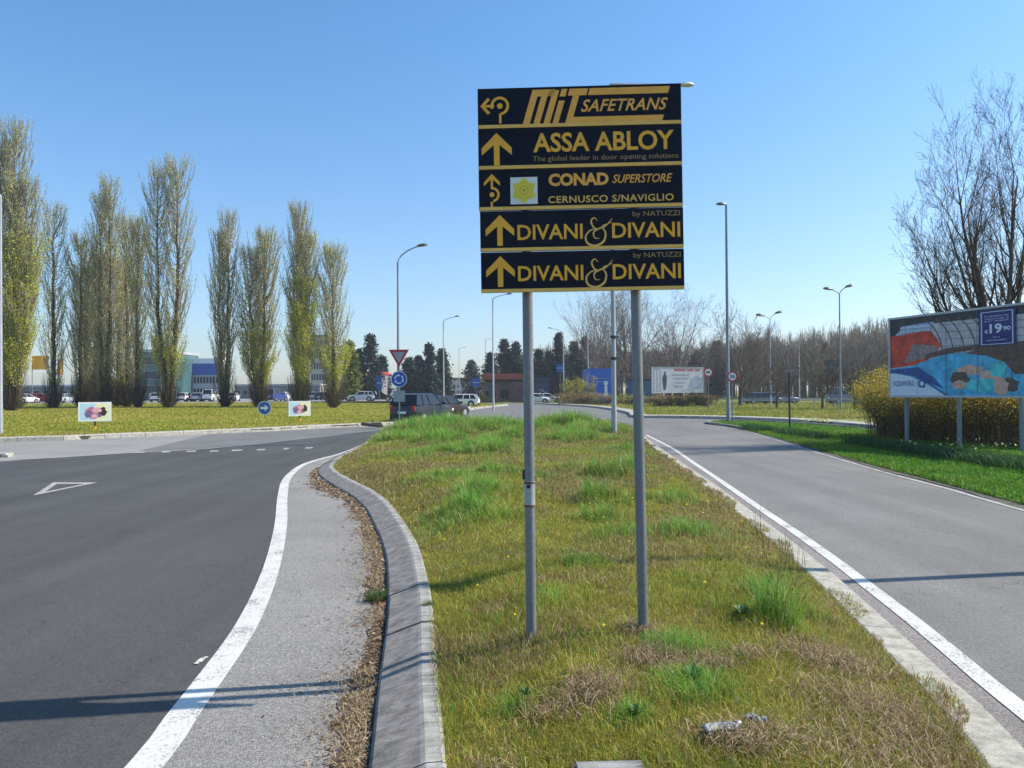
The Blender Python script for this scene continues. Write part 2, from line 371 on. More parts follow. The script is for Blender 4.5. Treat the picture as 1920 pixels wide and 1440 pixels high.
# left carriageway (dark), up to the give-way line
wl_out = smooth_line([(-1.55, -5.0), (-1.5, -1), (-1.62, 1.5)]+[G(*p) for p in [(272, 1440), (340, 1347), (397, 1270), (456, 1185), (495, 1105), (516, 1040), (527, 980), (530, 930), (539, 897), (567, 873), (605, 860), (636, 852), (672, 838), (705, 822)]])
wl_out = resample(wl_out, 0.25); wlN = normals(wl_out)
lwid = np.interp(wl_out[:, 1], [3, 8, 14, 22, 28], [0.088, 0.078, 0.08, 0.055, 0.045])[:, None]
leftline = smooth_line([(-14.6, -6), (-14.3, 5), (-13.9, 14)]+[G(*p) for p in [(0, 866), (120, 858), (240, 850), (340, 845), (430, 838), (560, 824), (700, 808)]], 0.5)
lp = [tuple(p) for p in leftline]+[G(742, 801)]+[tuple(p) for p in wl_out[::-1]]+[(-1.6, -8), (-14.6, -8)]
sheet('road', lp, 0.004, M['asph_left'], kind='structure')
ribbon('road_shoulder', wl_out, np.array([KL_out[np.argmin(abs(KL_out[:, 1]-y))] for y in wl_out[:, 1]]) + np.array([0.05, 0]), 0.005, M['asph_gore'], kind='structure')
ribbon('edge_line', wl_out-wlN*lwid, wl_out+wlN*lwid, 0.010, M['line'], kind='structure')
ribbon('edge_line', leftline[5:-6], leftline[5:-6]+np.array([0.0, 0.22]), 0.009, M['line_old'], kind='structure')
ap = [tuple(p) for p in isl_kerb if p[0] < -12.2]; ap2 = [tuple(p+np.array([0, 0.25])) for p in leftline if p[0] < -11]
sheet('apron', ap2+ap[::-1], 0.004, M['apron'], kind='structure')
# right carriageway
wr = smooth_line([(1.55, -5.0), (2.0, -1), (2.35, 1.5)]+[G(*p) for p in [(1905, 1325), (1788, 1228), (1705, 1160), (1621, 1095), (1560, 1048), (1490, 998), (1412, 945), (1346, 899), (1300, 868), (1262, 842), (1232, 826), (1212, 816)]])
wr = resample(wr, 0.25); wrN = normals(wr); rw = np.interp(wr[:, 1], [3, 12, 25], [0.065, 0.06, 0.05])[:, None]
vline = smooth_line([(5.6, -6), (6.1, 1), (6.8, 7)]+[G(*p) for p in [(1920, 958), (1760, 913), (1640, 881), (1500, 839), (1400, 809), (1340, 797.5)]], 0.5)
rp = [tuple(p) for p in wr]+[(6.2, 42), (12.0, 43.3)]+[tuple(p) for p in vline[::-1]]+[(5.5, -8), (1.5, -8)]
sheet('slip_road', rp, 0.004, M['asph_right'], kind='structure')
ribbon('slip_road_shoulder', np.array([KR_out[np.argmin(abs(KR_out[:, 1]-y))] for y in wr[:, 1]])-np.array([0.05, 0]), wr, 0.005, M['asph_rs'], kind='structure')
ribbon('edge_line', wr-wrN*rw, wr+wrN*rw, 0.010, M['line'], kind='structure')
vN = normals(vline)
ribbon('edge_line', vline-vN*0.05, vline+vN*0.05, 0.010, M['line_old'], kind='structure')
# give-way dashes and triangle
gl = empty('give_way_line', kind='structure')
for px, w, py in ((262, 18, 848), (310, 16, 847.5), (357, 18, 846.5), (400, 16, 846), (443, 20, 844.5), (488, 16, 843.5), (535, 10, 841.5), (578, 14, 840)):
    a, b = G(px-w/2, py+1.8), G(px+w/2, py+1.2); c, d = G(px+w/2+3, py-1.2), G(px-w/2+3, py-.8)
    sheet('dash', [a, b, c, d], 0.010, M['line_old']).parent = gl
tri_o = [G(62, 930), G(100, 905.5), G(183, 905.5)]; cx = sum(p[0] for p in tri_o)/3; cy = sum(p[1] for p in tri_o)/3
tri_i = [(cx+(p[0]-cx)*0.62, cy+(p[1]-cy)*0.62) for p in tri_o]
V = [(x, y, 0.010) for x, y in tri_o+tri_i]
link('triangle_marking', np_mesh('triangle_marking', V, [(0, 1, 4, 3), (1, 2, 5, 4), (2, 0, 3, 5)], M['line_old']), kind='structure')
# chipped paint beside the left line
for (px, py, s) in ((376, 1240, 1.0), (384, 1236, 0.6), (369, 1246, 0.5)):
    x, y = G(px, py); n = 9
    sheet('paint_fleck', [(x+s*0.035*math.cos(6.28*k/n)*rnd.uniform(.4, 1.2), y+s*0.06*math.sin(6.28*k/n)*rnd.uniform(.4, 1.2)) for k in range(n)], 0.011, M['line'], kind='structure')

# ---- kerbs, stone by stone
def kerb_run(name, label, curve, side, prof, length, mats, y_range=None, joint=0.018, jit=0.006):
    root = empty(name, kind='structure'); tag(root, label)
    c = resample(curve, length/4); N_ = normals(c)*side
    k = 0
    for i in range(0, len(c)-4, 4):
        p = c[i:i+5].copy(); n = N_[i:i+5]
        t0 = (p[1]-p[0])/np.linalg.norm(p[1]-p[0]); t1 = (p[4]-p[3])/np.linalg.norm(p[4]-p[3])
        p[0] += t0*joint/2; p[4] -= t1*joint/2
        dz = rnd.uniform(-jit, jit); dx = rnd.uniform(-jit, jit)
        vs = []; m = len(prof)
        for a in range(5):
            for (w, z) in prof: vs.append((*(p[a]+n[a]*(w+dx)), z+dz if z > 0 else z))
        fs = []; mi = []
        for a in range(4):
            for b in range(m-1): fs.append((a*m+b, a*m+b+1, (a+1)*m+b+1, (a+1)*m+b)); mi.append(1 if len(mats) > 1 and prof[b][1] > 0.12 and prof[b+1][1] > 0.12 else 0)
        fs += [tuple(range(m-1, -1, -1)), tuple(range(4*m, 5*m))]; mi += [0, 0]
        b_ = MB(); b_.v = vs; b_.f = fs; b_.m = mi; b_.build('kerb_stone', mats, root); k += 1
    q = resample(curve, 0.5); nq = normals(q)*side
    ws = [w for w, z in prof]; V = []; m = len(prof)
    for a in range(len(q)):
        for (w, z) in prof: V.append((*(q[a]+nq[a]*(min(max(w, ws[0]+.012), ws[-1]-.012))), max(z-0.014, -0.02)))
    Fc = [(a*m+b, a*m+b+1, (a+1)*m+b+1, (a+1)*m+b) for a in range(len(q)-1) for b in range(m-1)]
    link('joint_filler', np_mesh('joint_filler', V, Fc, M['mortar']), root)
    return root
KLc = KL_out[(KL_out[:, 1] > -4)]
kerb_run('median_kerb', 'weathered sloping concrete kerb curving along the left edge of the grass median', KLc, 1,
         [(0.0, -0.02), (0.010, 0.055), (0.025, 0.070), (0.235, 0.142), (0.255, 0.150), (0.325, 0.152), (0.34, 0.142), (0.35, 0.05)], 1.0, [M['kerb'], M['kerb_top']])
KRc = KR_out[(KR_out[:, 1] > -4)]
kerb_run('slip_road_kerb', 'pale flat concrete kerb along the right edge of the grass median', KRc, -1,
         [(0.0, -0.02), (0.004, 0.10), (0.02, 0.118), (0.22, 0.13), (0.24, 0.12), (0.24, 0.0)], 1.0, [M['kerb_pale']], joint=.005, jit=0.001)
kerb_run('roundabout_kerb', 'pale kerb around the central island of the roundabout', isl_kerb[:-12], -1,
         [(0.0, -0.02), (0.02, 0.14), (0.05, 0.17), (0.30, 0.18), (0.32, 0.05)], 1.5, [M['kerb_pale']])
kerb_run('outer_ring_kerb', 'pale kerb along the outer edge of the ring road', ringk, -1 if ringk[0][0] < ringk[-1][0] else 1,
         [(0.0, -0.02), (0.02, 0.14), (0.05, 0.17), (1.0, 0.19), (1.02, 0.05)], 1.5, [M['kerb_pale']])

# ---- median mound
ys = np.r_[np.arange(-4.5, 12, 0.16), np.arange(12, YEND+1, 0.4)]; nc = 40; Vv = []
for y in ys:
    xs = np.linspace(LX(y)-0.02, RX(y)+0.02, nc); Vv.append(np.c_[xs, np.full(nc, y), zmed(xs, np.full(nc, y))-0.012])
Vv = np.concatenate(Vv); a = np.arange(len(ys)-1)[:, None]*nc+np.arange(nc-1)[None, :]; a = a.ravel()
link('median_ground', np_mesh('median_ground', Vv, np.c_[a, a+1, a+1+nc, a+nc], M['soil_med'], smooth=True), kind='structure')
# ---- central island turf (mounded)
ik = isl_kerb - normals(isl_kerb)*(-0.0)
iY = np.interp
def isl_side(X):                         # front edge of island as Y for an X left of -6
    return np.interp(X, isl_kerb[:60, 0], isl_kerb[:60, 1])
def d_isl(X, Y):                         # distance to the kerb line (numpy)
    k = isl_kerb[::2]; best = np.full(np.shape(X), 1e9)
    for q in k: best = np.minimum(best, np.hypot(X-q[0], Y-q[1]))
    return best
def in_poly(X, Y, poly):
    poly = np.asarray(poly); ins = np.zeros(np.shape(X), bool); j = len(poly)-1
    for i in range(len(poly)):
        xi, yi = poly[i]; xj, yj = poly[j]
        if yi != yj: ins ^= ((yi > Y) != (yj > Y)) & (X < (xj-xi)*(Y-yi)/(yj-yi)+xi)
        j = i
    return ins
isl_poly = np.vstack([isl_kerb-normals(isl_kerb)*0.30, [(-130, 125), (-130, 20)]])
def z_isl(X, Y): return 0.15+0.32*sstep(1.0, 32, d_isl(X, Y))
bm = bmesh.new()
vs = [bm.verts.new((x, y, 0)) for x, y in isl_poly]; f = bm.faces.new(vs); bmesh.ops.triangulate(bm, faces=[f])
for k in range(4): bmesh.ops.subdivide_edges(bm, edges=[e for e in bm.edges if e.calc_length() > 6], cuts=1, use_grid_fill=False); bmesh.ops.triangulate(bm, faces=bm.faces)
co = np.array([v.co[:] for v in bm.verts]); zz = z_isl(co[:, 0], co[:, 1])
for v, z in zip(bm.verts, zz): v.co.z = z
me = D.meshes.new('roundabout_island'); bm.normal_update()
for f in bm.faces:
    if f.normal.z < 0: f.normal_flip()
    f.smooth = True
bm.to_mesh(me); bm.free(); me.materials.append(M['soil_isl']); link('roundabout_island', me, kind='structure')
sheet('parking_lot', [(-170, 112), (-12, 112), (-6, 150), (-10, 200), (-170, 200)], 0.50, M['apron'], kind='structure')
sheet('grass_verge', verge+[(30, 29), (60, 20), (60, -6)], 0.022, M['soil_green'], kind='structure')
vq = resample(smooth_line(verge[:9], .5), .4); vqn = normals(vq)
ribbon('verge_dirt_edge', vq-vqn*(.08+.16*vnoise(vq[:, 0], vq[:, 1], .9, 3)[:, None]), vq+vqn*.12, 0.012, soil('roadside dirt', [(0.3, (.09, .085, .07)), (0.6, (.14, .13, .105)), (.8, (.17, .155, .13))], 3.0, 40), kind='structure')
kv = resample(smooth_line([p for p in verge[1:]], 0.5), 1.0)
kerb_run('verge_kerb', 'low grey kerb rounding the nose of the green verge', kv[(kv[:, 1] > 33)], 1 if False else -1,
         [(-0.06, -0.02), (-0.05, 0.09), (-0.03, 0.11), (0.10, 0.11), (0.12, 0.02)], 1.5, [M['kerb']])

# ------------------------------------------------------------------ grass blades and litter (uncountable stuff)
def blades(X, Y, Z, h, w, col, lean=0.35, name='grass', seg2=True):
    n = len(X); a = rng.uniform(0, 2*PI, n); b = rng.uniform(0, 2*PI, n); ln = rng.uniform(0.05, lean, n)*h*2
    base = np.c_[X, Y, Z]; wx = np.c_[np.cos(a), np.sin(a), np.zeros(n)]*w[:, None]/2
    dr = np.c_[np.cos(b)*ln, np.sin(b)*ln, np.zeros(n)]
    up = np.zeros((n, 3)); up[:, 2] = h
    v = np.stack([base-wx, base+wx, base+dr*0.35+up*0.55+wx*0.7, base+dr*0.35+up*0.55-wx*0.7, base+dr+up*(1-0.3*ln/np.maximum(h, .01))[:, None]], 1)
    i = np.arange(n)*5
    F3 = np.concatenate([np.c_[i, i+1, i+2], np.c_[i, i+2, i+3], np.c_[i+3, i+2, i+4]])
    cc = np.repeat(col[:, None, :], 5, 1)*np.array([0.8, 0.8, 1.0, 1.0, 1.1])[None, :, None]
    return v.reshape(-1, 3), F3, cc.reshape(-1, 3)
def pick(cols, wts):
    wts = np.maximum(wts, 1e-4); cs = np.cumsum(wts/wts.sum(1, keepdims=True), 1); r = rng.random(len(wts))[:, None]
    k = (r > cs[:, :]).sum(1).clip(0, len(cols)-1); return np.array(cols)[k]
CL = [(0.29, 0.275, 0.035), (0.48, 0.42, 0.085), (0.25, 0.165, 0.075), (0.48, 0.38, 0.19), (0.23, 0.43, 0.06), (0.14, 0.36, 0.07)]
# clumps on the median: px, py, radius(m), height(m), greenness
clumps = []
for px, py, r, h in [(1455, 1160, 0.17, 0.52), (1490, 1130, 0.14, 0.46), (1430, 1110, 0.14, 0.25), (1395, 1165, 0.10, 0.12), (1300, 1290, 0.22, 0.12), (1260, 1215, 0.25, 0.12), (1190, 1340, 0.10, 0.10),
        (880, 960, 0.55, 0.32), (905, 930, 0.45, 0.36), (1010, 900, 0.35, 0.20), (1135, 895, 0.42, 0.75), (1132, 940, 0.35, 0.55), (1125, 975, 0.3, 0.30), (930, 890, 0.5, 0.30), (860, 975, 0.4, 0.2),
        (1090, 1060, 0.2, 0.12), (1250, 940, 0.35, 0.2), (1290, 1000, 0.4, 0.16), (820, 850, 1.0, 0.3), (900, 830, 1.3, 0.4), (1150, 1000, 0.3, 0.2), (1090, 880, 0.5, 0.3), (1040, 1120, 0.2, 0.1), (965, 1290, 0.12, .09),
        (780, 812, 1.8, 0.72), (850, 806, 2.6, 0.85), (930, 802, 2.2, 0.62), (1010, 803, 1.6, .55), (1060, 800, 2.0, 0.85), (1110, 808, 1.8, 0.62), (760, 822, 1.5, 0.42), (820, 826, 1.6, .5), (980, 818, 1.5, .45), (1080, 822, 1.4, .5), (900, 845, 1.3, .42), (1160, 845, 0.8, 0.3), (1180, 880, .5, .3), (850, 900, .6, .22)]:
    x, y = G(px, py, 0.25); clumps.append((x, y, r, h))
clumps = np.array(clumps)
def med_fields(X, Y):
    tall = np.zeros(len(X)); hh = np.zeros(len(X)); fr = vnoise(X, Y, .10, 71)*.5+vnoise(X, Y, .3, 72)*.5; fr = np.where(Y > 15, vnoise(X, Y, .55, 73), fr)
    for x, y, r, h in clumps:
        g = np.exp(-((X-x)**2+(Y-y)**2)/(r*r)*(0.8+0.8*vnoise(X, Y, 0.25, 8))); g = g*(.25+.75*sstep(.2, .7, fr)); tall = np.maximum(tall, g); hh = np.maximum(hh, g*h)
    return tall, hh
def median_grass(n, y0, y1, wmul, dens_pow):
    u = rng.random(int(n*1.0)); Y = y0*(y1/y0)**u          # more blades near the camera
    L_, R_ = LX(Y)-.035, RX(Y)+.15*sstep(.35, .9, vnoise(Y, Y*0, .35, 81)); X = L_+(R_-L_)*rng.random(len(Y))
    ctr = XA(960, 1)*0
    keep = np.abs(X)/np.maximum(Y, 0.1) < 0.74; X = X[keep]; Y = Y[keep]
    keep = rng.random(len(X)) < (RX(Y)-LX(Y))/np.minimum(7.5, 0.9*Y+1.2)*0.9; X = X[keep]; Y = Y[keep]
    slab = (np.abs(X-SL[0]) < 0.125) & (np.abs(Y-SL[1]) < 0.115); X = X[~slab]; Y = Y[~slab]
    Z = zmed(X, Y)-0.008
    tall, hh = med_fields(X, Y)
    n1 = vnoise(X, Y, 0.45, 1); n2 = vnoise(X, Y, 0.16, 2); n3 = vnoise(X, Y, 1.3, 4)
    dEdge = np.minimum(X-LX(Y), RX(Y)-X); eR = RX(Y)-X
    dry = sstep(0.50, 0.80, n1*0.5+n2*0.25+n3*0.25+0.06)+0.7*sstep(0.5, 0.0, eR)*sstep(1.5, 4, Y)+0.5*np.exp(-((X-0.85)**2+(Y-4.4)**2)/.12)+0.4*sstep(9, 12, Y)*sstep(0.4, 0.6, n1)
    dry = np.clip((dry+0.55*sstep(.9, .1, X-LX(X*0+Y))*sstep(6, 9, Y)+.55*sstep(5, 8, Y)*sstep(.40, .62, n3))*(1-tall), 0, 1); yel = sstep(0.35, 0.65, vnoise(X, Y, 0.7, 6)*0.7+n2*0.3)
    w = np.stack([0.9*(1-dry)*(1-tall), 0.75*yel*(1-dry)*(1-tall)+.06, 1.0*dry+0.05, 0.35*dry+0.12, 1.4*tall+0.14+.10*(1-yel), 1.0*tall+0.03], 1)
    c = pick(CL, w)*(0.75+0.5*rng.random((len(X), 1)))*(0.82+0.36*n2[:, None])
    h = (0.028+0.042*rng.random(len(X)))*(0.65+0.7*n1)*(1-0.35*dry)
    stalk = rng.random(len(X)) < 0.012; h = np.where(stalk, h*2.4+0.02, h)
    h = h*np.where(Y > 10, 1.5, 1.0)*(.75+.55*n3)+hh*(0.30+0.85*rng.random(len(X))**.8)
    wd = (0.0024+0.0022*rng.random(len(X)))*wmul*np.maximum(1, Y/4.5)**0.85*(1+.5*(hh > .2))
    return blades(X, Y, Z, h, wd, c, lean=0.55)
SL = G(1150, 1452, 0.24)
v, f, c = median_grass(560000, 2.35, 41, 1.0, 1)
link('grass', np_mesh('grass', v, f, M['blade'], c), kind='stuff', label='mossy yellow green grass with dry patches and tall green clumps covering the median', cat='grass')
# flattened straw, seed stalks
def straw(n, xs, ys, zs, lens, w, cols):
    a = rng.uniform(0, 2*PI, n); el = rng.uniform(-0.05, 0.5, n)
    d = np.c_[np.cos(a)*np.cos(el), np.sin(a)*np.cos(el), np.sin(el)]*lens[:, None]; p = np.c_[xs, ys, zs]
    s = np.c_[-np.sin(a), np.cos(a), np.zeros(n)]*w[:, None]; b = np.c_[np.zeros((n, 2)), 0.25*lens]
    v = np.stack([p-s, p+s, p+d*.5+b+s, p+d*.5+b-s, p+d], 1); i = np.arange(n)*5
    return v.reshape(-1, 3), np.concatenate([np.c_[i, i+1, i+2], np.c_[i, i+2, i+3], np.c_[i+3, i+2, i+4]]), np.repeat(cols, 5, 0)
ST = []
for px, py, r, n in [(1230, 1240, .11, 1000), (1110, 1290, .10, 800), (1330, 1250, .07, 500), (1560, 1220, .16, 1500), (1640, 1310, .18, 1500), (1390, 1400, .08, 500), (1700, 1400, .2, 1200), (1500, 1400, .15, 500), (1040, 1310, .09, 300), (900, 1420, .10, 300), (1200, 1185, .06, 400), (1400, 1230, .08, 200)]:
    x, y = G(px, py, 0.25); ST.append(np.c_[rng.normal(x, r, n), rng.normal(y, r, n)])
q = np.concatenate(ST); q = q[(q[:, 0] > LX(q[:, 1])+.02) & (q[:, 0] < RX(q[:, 1])-.01)]
nq = len(q); cs = np.array([(0.20, 0.14, 0.085), (0.38, 0.30, 0.18), (0.13, 0.085, 0.055), (0.28, 0.20, 0.11)])[rng.integers(0, 4, nq)]*(0.7+0.6*rng.random((nq, 1)))
v, f, c = straw(nq, q[:, 0], q[:, 1], zmed(q[:, 0], q[:, 1])+rng.uniform(0, .025, nq), rng.uniform(.025, .12, nq), rng.uniform(.0008, .002, nq), cs)
link('dry_straw', np_mesh('dry_straw', v, f, M['litter'], c), kind='stuff', label='brown dry straw matted over the near median grass', cat='dry grass')
gq = KL_out[(KL_out[:, 1] > -2) & (KL_out[:, 1] < 17.5)]; gn = normals(gq)
gw = np.interp(gq[:, 1], [2, 4.5, 7, 11, 14, 17], [.20, .15, .12, .13, .12, .05])*(.5+1.0*vnoise(gq[:, 1], gq[:, 1]*0, .35, 9))
gq2 = resample(gq, .06); gn2 = normals(gq2); gw2 = np.interp(gq2[:, 1], gq[:, 1], gw)*(.7+.6*vnoise(gq2[:, 0], gq2[:, 1], .09, 4))
ribbon('gutter_dirt', gq2-gn2*gw2[:, None], gq2+gn2*.02, 0.012, soil('gutter dirt', [(0.3, (.07, .05, .035)), (0.55, (.13, .095, .065)), (.8, (.20, .155, .11))], 14.0, 120), kind='structure')
# litter along the foot of the left kerb
n = 34000; t = rng.random(n)**1.15; yy = 1.8+t*15.5; ox = np.interp(yy, KL_out[:, 1], KL_out[:, 0])
wid = np.interp(yy, [2, 4.5, 7, 11, 14, 17], [.30, .24, .20, .22, .22, .10])*(0.5+vnoise(yy, yy*0, 0.7, 9))
off = np.abs(rng.exponential(0.30, n))*wid*(.5+1.1*vnoise(yy, yy*0, .22, 33))
xx = ox-off; zz = 0.006+0.03*rng.random(n)*np.exp(-off/.10)
cs = np.array([(0.25, 0.17, 0.10), (0.19, 0.11, 0.06), (0.40, 0.32, 0.21), (0.10, 0.07, 0.045), (0.33, 0.29, 0.23), (0.24, 0.12, 0.06)])[rng.integers(0, 6, n)]*(0.7+0.6*rng.random((n, 1)))
sz = (.0025+.010*rng.random(n)**2.2)*np.maximum(1, yy/5)
a = rng.uniform(0, 2*PI, n); asp = rng.uniform(.25, .9, n); tl = rng.uniform(-.5, .5, (n, 2))
u = np.c_[np.cos(a), np.sin(a), tl[:, 0]]*sz[:, None]; w_ = np.c_[-np.sin(a), np.cos(a), tl[:, 1]]*(sz*asp)[:, None]
p = np.c_[xx, yy, zz+sz*.4]; v = np.stack([p-u, p-w_, p+u, p+w_], 1).reshape(-1, 3); i = np.arange(n)*4
link('leaf_litter', np_mesh('leaf_litter', v, np.concatenate([np.c_[i, i+1, i+2], np.c_[i, i+2, i+3]]), M['litter'], np.repeat(cs, 4, 0)), kind='stuff',
     label='brown dead leaves and bits heaped along the foot of the sloping kerb', cat='leaf litter')
n = 9000; yy = 2.0+9*rng.random(n)**1.3; ox = np.interp(yy, KL_out[:, 1], KL_out[:, 0]); xx = ox-np.abs(rng.exponential(.33, n))*.25*(.5+vnoise(yy, yy*0, .4, 61))
k = vnoise(yy, yy*0, 0.5, 14) > .30; yy, xx = yy[k], xx[k]; n = len(xx)
cs = np.array([(0.40, 0.30, 0.16), (0.25, 0.17, 0.09), (0.45, 0.37, 0.24)])[rng.integers(0, 3, n)]
v, f, c = straw(n, xx, yy, np.full(n, .012), rng.uniform(.02, .09, n), rng.uniform(.0008, .0018, n), cs*(.6+.6*rng.random((n, 1))))
link('gutter_straw', np_mesh('gutter_straw', v, f, M['litter'], c), kind='stuff', label='pale straw strands lying in the gutter beside the sloping kerb', cat='dry grass')
# weeds in the gutter joint and on the kerb
def weed(name, label, x, y, z, n, h, spread, cols):
    a = rng.uniform(0, 2*PI, n); r = rng.uniform(0, spread*.4, n)
    v, f, c = blades(x+r*np.cos(a), y+r*np.sin(a), np.full(n, z), rng.uniform(.5, 1, n)*h, rng.uniform(.004, .009, n), np.array(cols)[rng.integers(0, len(cols), n)]*(.7+.6*rng.random((n, 1))), lean=0.75)
    return link(name, np_mesh(name, v, f, M['blade'], c), label=label, cat='weed')
x, y = G(708, 1128); weed('weed_tuft', 'dark green weed tuft growing at the foot of the sloping kerb', x, y, 0, 260, .13, .24, [(.06, .12, .03), (.09, .16, .04), (.16, .16, .06)])
x, y = G(802, 1135, .15); weed('weed_tuft', 'small pale green weed growing in a joint on top of the sloping kerb', x, y, .15, 60, .05, .12, [(.2, .24, .1), (.14, .2, .06)])
# broad leaved weeds
def rosette(label, x, y, s, n=24):
    z = float(zmed(np.array([x]), np.array([y]))[0]); root = empty('broadleaf_weed', (x, y, z+.03), label=label, cat='weed', group='broad leaved weeds in the median grass')
    m = plain('fresh green leaf', (0.09, 0.19, 0.045), 0.6, 0, 0.3, 20)
    for k in range(n):
        a = rnd.uniform(0, 6.28); l = s*rnd.uniform(.5, 1.0); e = rnd.uniform(.25, 1.1); w = l*.20
        d = Vector((math.cos(a)*math.cos(e), math.sin(a)*math.cos(e), math.sin(e))); sd_ = Vector((-math.sin(a), math.cos(a), 0))
        p = [d*0, d*l*.35+sd_*w, d*l*.75+sd_*w*.8, d*l+Vector((0, 0, -l*.1)), d*l*.75-sd_*w*.8, d*l*.35-sd_*w]
        mid = d*l*.5+Vector((0, 0, -.01))
        MB().add(p+[mid], [(i, (i+1) % 6, 6) for i in range(6)]).build('leaf', m, root)
for px, py, s, lb in ((1390, 1160, .085, 'bright broad leaved weed beside the tall grass clump at the right kerb'), (1300, 1275, .08, 'low broad leaved weed right of the two sign posts'),
                      (1190, 1345, .06, 'tiny broad leaved weed in front of the right sign post'), (985, 1280, .05, 'tiny green weed in front of the left sign post')):
    x, y = G(px, py, .26); rosette(lb, x, y, s)
# tall dry seed stalks by the right kerb
n = 40; xs = []; ys_ = []
for px, py in ((1445, 1030), (1475, 1055), (1490, 1060), (1430, 1000), (1500, 1070)):
    x, y = G(px, py, .15); xs += list(rng.normal(x-.03, .05, 8)); ys_ += list(rng.normal(y, .07, 8))
xs, ys_ = np.array(xs), np.array(ys_)
v, f, c = blades(xs, ys_, np.full(n, .13), rng.uniform(.25, .48, n), np.full(n, .005), np.tile([(.13, .10, .06)], (n, 1)), lean=.12)
link('seed_stalks', np_mesh('seed_stalks', v, f, M['blade'], c), kind='stuff', label='thin brown seed stalks rising over the right kerb of the median', cat='grass')
# small yellow flowers
n = 26; yy = rng.uniform(4.5, 12, n); xx = LX(yy)+(RX(yy)-LX(yy))*rng.random(n); z = zmed(xx, yy)+.07
p = np.c_[xx, yy, z]; r = (.010*np.maximum(1, yy/7))[:, None]; V = np.stack([p+[1, 0, 0]*r, p+[0, 1, 0.6]*r, p-[1, 0, 0]*r, p-[0, 1, .6]*r], 1).reshape(-1, 3); i = np.arange(n)*4
link('dandelions', np_mesh('dandelions', V, np.c_[i, i+1, i+2, i+3], M['leaf'], np.tile([(.7, .55, .03)], (4*n, 1))), kind='stuff', label='scattered tiny yellow flowers in the median grass', cat='flowers')

# grass on the central island and on the verge
def field_grass(name, label, n, sampler, zf, hts, wds, cols, nscale=3.0, tallf=None):
    X, Y = sampler(n); Z = zf(X, Y)-.01; n1 = vnoise(X, Y, nscale, 21); n2 = vnoise(X, Y, nscale*.25, 22)
    m = n1*.6+n2*.4; w = np.stack([sstep(.75, .35, m)+.1, sstep(.2, .6, m), sstep(.5, .8, m)+.08], 1)
    c = pick(cols, w)*(.8+.4*rng.random((len(X), 1))); h = rng.uniform(*hts, len(X))*(.6+.8*n2)
    v, f, cc = blades(X, Y, Z, h, np.maximum(rng.uniform(*wds, len(X)), Y*.0009), c, lean=.6)
    return link(name, np_mesh(name, v, f, M['blade'], cc), kind='stuff', label=label, cat='grass')
def samp_isl(n):
    Y = 26+(105-26)*rng.random(n*3)**1.7; X = -Y*.72+Y*.72*rng.random(n*3)*1.0
    k = in_poly(X, Y, isl_poly); return X[k][:n], Y[k][:n]
field_grass('island_grass', 'sunlit yellow green turf of the roundabout island', 130000, samp_isl, z_isl, (.04, .12), (.02, .05),
            [(.22, .255, .03), (.37, .345, .05), (.38, .30, .11)])
vp = np.array(verge+[(30, 29), (60, 20), (60, -6)])
def samp_v(n):
    Y = 9+(45-9)*rng.random(n*4)**1.3; X = 3+Y*.72*rng.random(n*4); k = in_poly(X, Y, vp) & (X > 4); return X[k][:n], Y[k][:n]
field_grass('verge_grass', 'lush bright green lawn beside the slip road under the billboard', 150000, samp_v, lambda X, Y: np.full(len(X), .022), (.05, .13), (.008, .03),
            [(.085, .235, .016), (.15, .29, .022), (.22, .29, .05)], 2.0)
def samp_far(n):
    Y = 46+(110-46)*rng.random(n*3)**1.4; X = 2+Y*.72*rng.random(n*3)
    k = ~in_poly(X, Y, ringpoly) & (Y > np.interp(X, [0, 9, 16, 20, 40], [100, 52, 48, 38, 34])+.6); return X[k][:n], Y[k][:n]
field_grass('far_verge_grass', 'yellow green rough grass beyond the outer ring kerb', 60000, samp_far, lambda X, Y: np.full(len(X), -.02), (.08, .25), (.04, .08),
            [(.22, .27, .03), (.36, .34, .06), (.40, .33, .11)], 4.0)

# ------------------------------------------------------------------ lettering
def text_mesh(body, x0, x1, z0, z1, y, m, name='lettering', parent=None, bold=0.0, shear=0.0, spacing=1.0):
    cu = D.curves.new('lettering', 'FONT'); cu.body = body; cu.size = 1.0; cu.offset = bold; cu.shear = shear
    cu.space_character = spacing; cu.resolution_u = 3; cu.fill_mode = 'FRONT'
    o = D.objects.new('tmp', cu); C.objects.link(o)
    dg = bpy.context.evaluated_depsgraph_get(); dg.update()
    me = D.meshes.new_from_object(o.evaluated_get(dg)); D.objects.remove(o); D.curves.remove(cu)
    co = np.zeros(len(me.vertices)*3); me.vertices.foreach_get('co', co); co = co.reshape(-1, 3)
    mn, mx = co.min(0), co.max(0)
    out = np.zeros_like(co); out[:, 0] = x0+(co[:, 0]-mn[0])/(mx[0]-mn[0])*(x1-x0)
    out[:, 2] = z0+(co[:, 1]-mn[1])/(mx[1]-mn[1])*(z1-z0); out[:, 1] = y
    me.vertices.foreach_set('co', out.ravel()); me.materials.clear(); me.materials.append(m); me.update()
    return link(name, me, parent)

